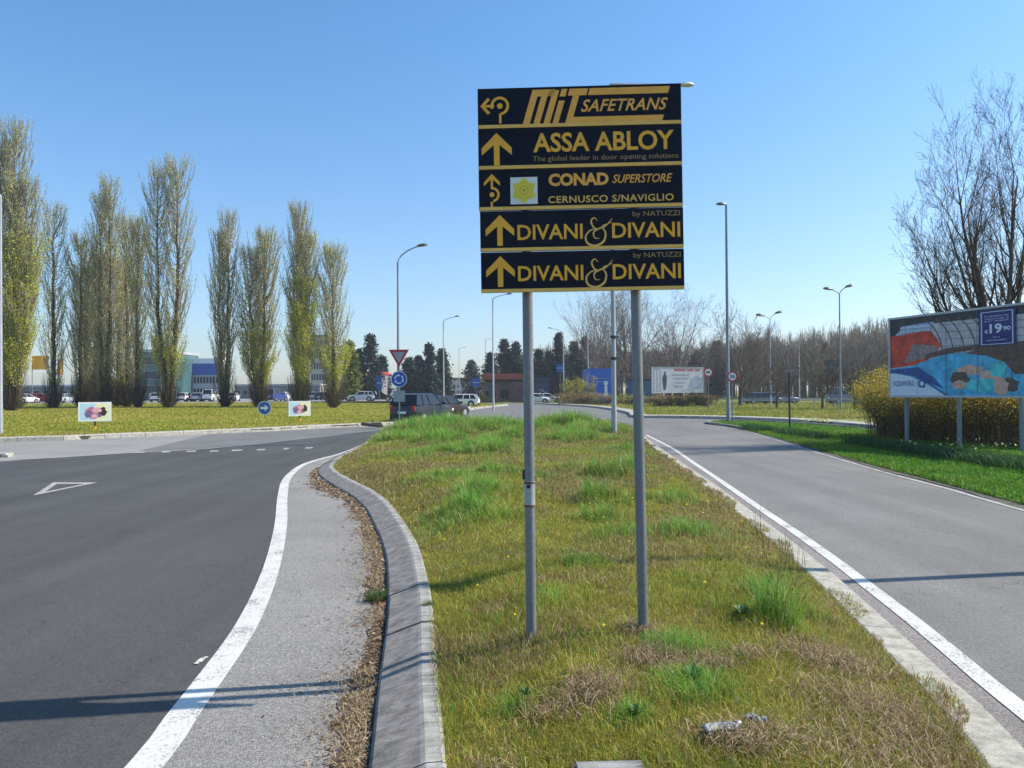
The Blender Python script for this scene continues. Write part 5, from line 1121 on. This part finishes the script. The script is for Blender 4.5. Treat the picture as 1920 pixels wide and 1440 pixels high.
# narcissus bed: dark leaves and pale flowers
n = 9000; t = rng.random(n); fx = np.interp(t, [0, .3, .6, 1], [G(1400, 806)[0], G(1600, 835)[0], G(1750, 858)[0], G(1960, 893)[0]]); fy = np.interp(t, [0, .3, .6, 1], [G(1400, 806)[1], G(1600, 835)[1], G(1750, 858)[1], G(1960, 893)[1]])
fx += rng.normal(0, .22, n); fy += rng.normal(0, .45, n); kk = vnoise(fx, fy, 1.2, 40) > .22; fx, fy = fx[kk], fy[kk]; n = len(fx)
v, f, c = blades(fx, fy, np.full(n, .1), rng.uniform(.12, .28, n), np.full(n, .02), np.array([(.04, .10, .03), (.06, .14, .035)])[rng.integers(0, 2, n)], lean=.4)
link('narcissus_leaves', np_mesh('narcissus_leaves', v, f, M['blade'], c), kind='stuff', label='dark green narcissus leaves in a strip along the billboard posts', cat='flowers')
n = 240; a1, a2 = G(1500, 797), G(1560, 806); fx = np.r_[rng.uniform(0, 1, 200)*(a2[0]-a1[0])+a1[0]+rng.normal(0, .25, 200), rng.uniform(10.2, 12.6, 40)]; fy = np.r_[np.full(200, (a1[1]+a2[1])/2)+rng.normal(0, .7, 200), rng.uniform(17.5, 20.5, 40)]
V, Fq = leaf_quads(np.c_[fx, fy, np.full(n, .36)+rng.normal(0, .04, n)], np.full(n, .035), asp=.9); link('narcissus_flowers', np_mesh('narcissus_flowers', V, Fq, M['leaf'], np.repeat(np.array([(.75, .72, .45), (.7, .62, .12)])[rng.integers(0, 2, n)], 4, 0)), kind='stuff', label='pale narcissus flowers scattered in the green verge', cat='flowers')

# ------------------------------------------------------------------ cars
def car_mesh(kind):
    H, zb, L2, hood = dict(hatch=(1.48, .98, 2.02, .80), suv=(1.66, 1.06, 2.2, .75), estate=(1.46, .96, 2.3, .95), van=(2.0, 1.2, 2.4, .9))[kind]
    st = [(L2, .34, zb-.42, .60), (L2-.12, .22, zb-.26, .78), (L2-.55, .2, zb-.14, .86), (hood, .2, zb-.03, .89), (0, .2, zb, .90), (-L2*.62, .2, zb+.02, .89), (-L2+.25, .22, zb+.01, .86), (-L2+.06, .26, zb-.06, .80), (-L2, .36, zb-.30, .70)]
    vs = []; fs = []
    for x, z0, z1, w in st:
        zm = z0+(z1-z0)*.55
        half = [(0.0, z0), (w*.86, z0), (w*.97, z0+.12), (w, zm), (w*.96, z1-.07), (w*.86, z1), (0.0, z1)]
        ring_ = [(y, z) for y, z in half]+[(-y, z) for y, z in half[-2:0:-1]]
        vs += [(x, y, z) for y, z in ring_]
    m = 12
    for i in range(len(st)-1): fs += [(i*m+k, i*m+(k+1) % m, (i+1)*m+(k+1) % m, (i+1)*m+k) for k in range(m)]
    fs += [tuple(range(m)), tuple(range(len(vs)-1, len(vs)-m-1, -1))]
    body = MB().add(vs, fs)
    xf, xr = hood, -L2+.12; tf, tr_ = hood-.62, (-L2+.42 if kind != 'estate' else -L2+.5); wb, wt = .84, .66
    B = [(xf, wb, zb-.02), (xf, -wb, zb-.02), (xr, -wb, zb-.02), (xr, wb, zb-.02)]; T = [(tf, wt, H-.05), (tf, -wt, H-.05), (tr_, -wt, H-.05), (tr_, wt, H-.05)]
    roof = MB().add([(tf+.06, wt+.02, H-.055), (tf+.06, -wt-.02, H-.055), (tr_-.06, -wt-.02, H-.055), (tr_-.06, wt+.02, H-.055), (tf-.25, wt*.8, H), (tf-.25, -wt*.8, H), (tr_+.25, -wt*.8, H-.01), (tr_+.25, wt*.8, H-.01)], [(0, 1, 5, 4), (1, 2, 6, 5), (2, 3, 7, 6), (3, 0, 4, 7), (4, 5, 6, 7), (3, 2, 1, 0)])
    for s in (1, -1):
        for (bx, tx_) in ((xf, tf), (xr, tr_), ((xf+xr)/2+.05, (tf+tr_)/2+.05), (xr+.75, tr_+.50)): roof.tube([(bx, s*(wb+.005), zb-.02), (tx_, s*(wt+.01), H-.05)], .035, 6)
    glass = MB().add(B+T, [(0, 1, 5, 4), (1, 2, 6, 5), (2, 3, 7, 6), (3, 0, 4, 7)])
    return body.mesh('body', M['paint'], True), roof.mesh('roof', M['paint']), glass.mesh('windows', M['glass']), L2, zb
def make_car(kind):
    body, roof, glass, L2, zb = car_mesh(kind); root = empty('parked_car'); C.objects.unlink(root); parts = []
    def add(name, me, par): o = D.objects.new(name, me); C.objects.link(o); o.parent = par; return o
    add('body', body, root); add('roof', roof, root); add('windows', glass, root)
    ty = MB().tube([(0, -.11, 0), (0, .11, 0)], .33, 20).mesh('tyre', M['tyre'], True); ri = MB().tube([(0, -.115, 0), (0, .115, 0)], .21, 14).mesh('rim', M['rim'], True); arch = MB().tube([(0, -.02, 0), (0, .02, 0)], .39, 20).mesh('wheel_arch', M['black'])
    for x in (L2-.82, -L2+.78):
        for y in (-.80, .80):
            w = add('wheel', ty, root); w.location = (x, y, .33); add('rim', ri, w); a = add('wheel_arch', arch, root); a.location = (x, y*1.09, .36)
    hl = MB().box((0, 0, 0), (.16, .34, .15), 0, bev=.03).mesh('headlight', M['lens']); tl = MB().box((0, 0, 0), (.10, .22, .30), 0, bev=.03).mesh('tail_light', M['tail'])
    for s in (-1, 1):
        o = add('headlight', hl, root); o.location = (L2-.11, s*.60, zb-.34); o = add('tail_light', tl, root); o.location = (-L2+.07, s*.68, zb-.20)
        o = add('mirror', MB().box((0, 0, 0), (.12, .20, .14), 0, bev=.03).mesh('mirror', M['paint']), root); o.location = (.62, s*1.0, zb+.04)
    add('licence_plate', MB().box((0, 0, 0), (.02, .50, .12)).mesh('licence_plate', M['white']), root).location = (-L2-.005, 0, zb-.42); add('bumper', MB().box((0, 0, 0), (.10, 1.5, .22), 0, bev=.03).mesh('bumper', M['black']), root).location = (-L2+.02, 0, .36)
    return root
protos = {k: make_car(k) for k in ('hatch', 'suv', 'estate', 'van')}
used = set()
def place_car(kind, label, x, y, z, ang, col, name='parked_car', group='cars parked beyond the roundabout', cat='car'):
    src = protos[kind]
    if kind in used: r_ = copy_tree(src)
    else: r_ = src; C.objects.link(r_); used.add(kind)
    r_.name = name; r_.location = (x, y, z); r_.rotation_euler = (0, 0, ang)
    for ch in r_.children_recursive: ch.color = (*col, 1)
    for k in ('group',):
        if k in r_: del r_[k]
    return tag(r_, label, cat, group)
def copy_tree(o, parent=None):
    c = o.copy(); C.objects.link(c); c.parent = parent
    for ch in list(o.children): copy_tree(ch, c)
    return c
x = XA(793, 43); place_car('suv', 'dark blue black suv seen from behind on the ring road, right of the yield sign', x, 43, 0, R(66), (.008, .012, .026), 'moving_car', 'cars driving round the ring road')
x = XA(832, 52); place_car('hatch', 'dark red black car partly hidden behind the suv', x, 52, 0, R(58), (.03, .008, .010), 'moving_car', 'cars driving round the ring road')
place_car('estate', 'white car crossing behind the dark cars on the far side of the ring', XA(861, 88), 88, .05, R(172), (.72, .73, .75), 'moving_car', 'cars driving round the ring road')
place_car('hatch', 'silver blue car left of the yield sign, across the island', XA(677, 116), 116, .50, R(185), (.45, .52, .58), 'moving_car', 'cars driving round the ring road')
place_car('hatch', 'low black car beside the silver one, nearest the yield sign', XA(713, 117), 117, .50, R(4), (.015, .015, .018), 'moving_car', 'cars driving round the ring road')
Wc, Sc, Bk, Rd, Bl = (.75, .76, .78), (.42, .44, .47), (.02, .02, .024), (.42, .02, .025), (.03, .06, .22)
for px, Y, k, col, a, lb in [(47, 117, 'hatch', Wc, 80, 'white car end showing between the first two poplars'), (80, 121, 'hatch', Rd, 5, 'red parked car between the first two poplars'), (120, 122, 'estate', Sc, 95, 'pale blue grey parked car left of the yellow panel'),
        (222, 119, 'van', Wc, 92, 'white van in the gap left of the teal glass building'), (349, 128, 'hatch', Wc, 85, 'white car first in the parked row under the blue building'), (362, 129, 'hatch', Bk, 92, 'black car second in the parked row under the blue building'), (377, 128, 'estate', Sc, 88, 'silver car third in the parked row under the blue building'),
        (398, 128, 'van', Wc, 90, 'white van at the right end of the row under the blue building'), (436, 128, 'hatch', Wc, 95, 'white car in the gap of the middle poplar pair'), (517, 122, 'van', Bl, 80, 'dark blue van right of the wide leafy poplar'), (532, 126, 'hatch', Wc, 92, 'white car beside the dark blue van'),
        (590, 140, 'hatch', Sc, 90, 'grey car seen between the last two poplars'), (605, 140, 'estate', Bk, 85, 'dark car seen between the last two poplars'), (643, 150, 'hatch', Bk, 90, 'dark car under the pink shop boards'), (300, 125, 'hatch', Wc, 90, 'white car in front of the teal glass building')]:
    place_car(k, lb, XA(px, Y), Y, .50, R(a), col)
for px, Y, k, col, a, lb in [(1006, 118, 'hatch', Wc, 5, 'white car just right of the left sign post'), (1026, 125, 'estate', Wc, 0, 'second white car right of the left sign post'), (1208, 112, 'hatch', Bl, 10, 'dark blue car left of the white billboard'), (795, 150, 'hatch', Bk, 5, 'dark far car below the pointed conifers'),
        (1430, 96, 'estate', (.05, .07, .13), 5, 'dark blue car on the far road left of the double lamp'), (1462, 97, 'estate', (.10, .14, .22), 5, 'blue grey car on the far road by the small bare tree'), (1590, 92, 'van', (.12, .16, .24), 5, 'blue grey van on the far road behind the nearer double lamp')]:
    place_car(k, lb, XA(px, Y), Y, 0, R(a), col)

# ------------------------------------------------------------------ guard rail and far buildings
def guardrail(px0, px1, Y, z, label):
    x0, x1 = XA(px0, Y), XA(px1, Y); root = empty('guard_rail', (x0, Y, z), label=label, cat='guard rail'); L_ = x1-x0
    MB().box((L_/2, 0, .62), (L_, .05, .12), 0, bev=.02).box((L_/2, 0, .78), (L_, .05, .10), 0, bev=.02).build('rail', M['galv_l'], root)
    for k in range(int(L_/4)+1): MB().box((k*4, .06, .4), (.08, .08, .9)).build('post', M['galv_l'], root)
guardrail(1390, 1640, 84, -.03, 'low grey guard rail along the far road in front of the wood')
def building(name, label, px0, px1, Y, top_py, wall, z=0, depth=14, roof_band=None, floors=1, cols=6, win=None, band=None, cat='building', bottom=None):
    x0, x1 = XA(px0, Y), XA(px1, Y); W2 = x1-x0; H = P((px0+px1)/2, top_py, Y).z-z; root = empty(name, ((x0+x1)/2, Y, z), label=label, cat=cat)
    MB().box((0, depth/2, H/2-.2), (W2, depth, H+.4)).build('wall', wall, root)
    if roof_band: MB().box((0, depth/2, H-roof_band[1]/2), (W2+.3, depth+.3, roof_band[1])).build('roof', roof_band[0], root)
    if band: MB().box((0, -.06, H*band[1]), (W2+.1, .12, H*band[2])).build('fascia', band[0], root)
    if win:
        fr = MB().box((0, 0, 0), (1, .08, 1)).mesh('window', M['greyface']); gm = MB().box((0, -.05, 0), (.84, .03, .84)).mesh('pane', M['glass'])
        z0, z1 = win
        for f in range(floors):
            for k in range(cols):
                w = link('window', fr, root); h_ = (z1-z0)*H/floors; w.location = (-W2/2+(k+.5)*W2/cols, -.04, z0*H+(f+.5)*h_); w.scale = (W2/cols*.72, 1, h_*.62); link('pane', gm, w)
    return root
wgrey = plain('grey cladding', (.40, .42, .45), .6, 0, .1, .5); wwhite = plain('white cladding', (.72, .74, .76), .6, 0, .05, .5); blu = plain('blue fascia', (.03, .10, .38), .5, 0, .15, .5); teal = plain('teal glass', (.06, .13, .14), .15, 0, .3, .3); cream = plain('cream render', (.55, .47, .38), .8, 0, .1, .5)
bright = plain('bright blue panel', (.015, .12, .55), .5, 0, .1, .8); orng = plain('orange red canopy', (.36, .08, .04), .6, 0, .1, .5); pink = plain('pale pink sign', (.70, .38, .42), .5, 0, .25, .8)
building('blue_building', 'blue fronted building with white roof band behind the parked cars', 345, 416, 165, 672, wgrey, .5, 3, (wwhite, 1.1), 2, 12, (.05, .62), (blu, .74, .28))
building('teal_building', 'teal glass building glimpsed beside the twin topped poplar', 262, 302, 150, 655, teal, .5, 18, (wgrey, .5), 3, 7, (.08, .92))
building('low_building', 'low grey building behind the leftmost poplars', -60, 215, 175, 722, plain('dim grey green cladding', (.16, .18, .16), .7, 0, .2, .4), .5, 18, (wgrey, .4), 1, 16, (.2, .75))
building('apartment_building', 'cream apartment block between the last two poplars', 583, 618, 230, 628, cream, .5, 6, (plain('brown eaves', (.22, .16, .12), .8, 0, .1), .6), 5, 7, (.06, .95))
building('low_building', 'long pale grey building behind the middle poplars', 440, 600, 190, 720, plain('dim brown cladding', (.20, .17, .14), .7, 0, .2, .4), .5, 18, (wgrey, .4), 1, 12, (.15, .7))
r_ = building('shop_row', 'row of shops with white and pink boards under a red roof line', 618, 714, 150, 697, plain('shop wall dim', (.22, .22, .24), .7, 0, .2, .5), .5, 12, (M['red'], .45), 1, 9, (.02, .42))
for px, w, m in ((638, 16, pink), (662, 28, wwhite), (694, 28, pink)):
    MB().box((XA(px, 150)-r_.location.x, -.15, P(px, 711, 150).z-.5), (w/F*150, .2, 18/F*150)).build('shop_board', m, r_)
MB().box((XA(662, 150)-r_.location.x, -.27, P(px, 709, 150).z-.5), (1.1, .02, .9)).build('blue_mark', M['blue'], r_)
r_ = building('petrol_station', 'petrol station with an orange red canopy left of the left sign post', 905, 985, 135, 716, plain('petrol wall grey', (.20, .20, .21), .7, 0, .2, .5), 0, 10, None, 1, 5, (.1, .7))
MB().box((0, -2.0, P(945, 707, 135).z), (80/F*135, 8, .9), 0, bev=.05).build('canopy', orng, r_)
MB().box((.6, -.3, 1.2), (2.4, .1, 1.8)).build('dark_opening', M['black'], r_)
for k in range(4): MB().box((-3.2+k*2.1, -5.4, 1.4), (.25, .25, 2.8)).build('column', orng, r_)
r_ = building('red_board', 'long low reddish board right of the petrol station', 958, 1004, 128, 716, plain('faded red boards', (.16, .08, .08), .7, 0, .3, .7), 0, .4)
r_ = building('dark_hoarding', 'dark blue hoarding with pale scribble right of the left sign post', 1003, 1030, 126, 708, plain('hoarding navy', (.02, .03, .08), .5, 0, .4, .8), 0, .5)
MB().tube([(-.7, -.02, 1.2), (.1, -.02, 2.2), (.5, -.02, 1.3)], .07, 6).tube([(-.6, -.02, 2.2), (.7, -.02, 1.5)], .06, 6).build('scribble', M['greyface'], r_)
r_ = building('blue_shop', 'bright blue shop panel building behind the hedge', 1103, 1146, 112, 691, bright, 0, 9, None); H = 3.9
MB().box((.1, -.03, 3.6), (2.6, .04, .10)).box((.3, -.03, 3.1), (2.0, .04, .08)).build('white_lines', M['greyface'], r_)
MB().disc((.9, 2.9), .33, -.06, 18, th=.04).box((.9, -.05, 2.0), (.42, .05, 1.1), 0, bev=.015).box((.9, -.05, 1.2), (.7, .05, .5), 0, bev=.015).build('white_figure', M['white'], r_)
r_ = building('kiosk', 'low teal kiosk left of the white billboard', 1188, 1224, 115, 710, plain('teal boards', (.05, .14, .17), .6, 0, .2, .6), 0, 6, (M['black'], .3))
building('far_house', 'tiny pale houses at the end of the street in the gap of the trees', 838, 882, 330, 708, cream, 0, 20, (plain('brown roof', (.28, .16, .11), .8, 0, .1), 1.2), 2, 5, (.05, .7))
# yellow flags between the left poplars
for px, py, w, h, lb in ((75, 680, 30, 26, 'yellow orange banner between the first two poplars'), (113, 688, 10, 30, 'narrow yellow banner right of the second poplar'), (142, 742, 14, 26, 'pale yellow panel behind the third poplar')):
    Y = 125; c = P(px, py, Y); root = empty('yellow_banner', (c.x, Y, .5), label=lb, cat='banner'); MB().tube([(-w/F*Y/2, .05, 0), (-w/F*Y/2, .05, c.z-.5+h/F*Y/2)], .06, 8).build('pole', M['galv'], root)
    W3, H3, zc = w/F*Y, h/F*Y, c.z-.5; V = [(-W3/2+W3*i/8, .12*math.sin(i*1.1), zc-H3/2+H3*j) for j in (0, 1) for i in range(9)]
    b = MB().add(V, [(i, i+1, i+10, i+9) for i in range(8)]); b.add([(x, y+.02, z) for x, y, z in V], [(i+9, i+10, i+1, i) for i in range(8)]); b.build('cloth', M['gold'] if px < 130 else M['goldline'], root)

# ------------------------------------------------------------------ air
hz = MB().box((0, 200, 22), (1200, 900, 46.2)).build('haze', [], kind='stuff'); hz['label'] = 'thin spring haze over the whole place'
hm = D.materials.new('haze air'); hm.use_nodes = True; N, L = NT(hm); N.remove(N['Principled BSDF'])
vp_ = N.new('ShaderNodeVolumePrincipled'); vp_.inputs['Color'].default_value = (.85, .90, 1.0, 1); vp_.inputs['Density'].default_value = 0.00045; vp_.inputs['Anisotropy'].default_value = .35
L.new(vp_.outputs[0], N['Material Output'].inputs['Volume']); hz.data.materials.clear(); hz.data.materials.append(hm)
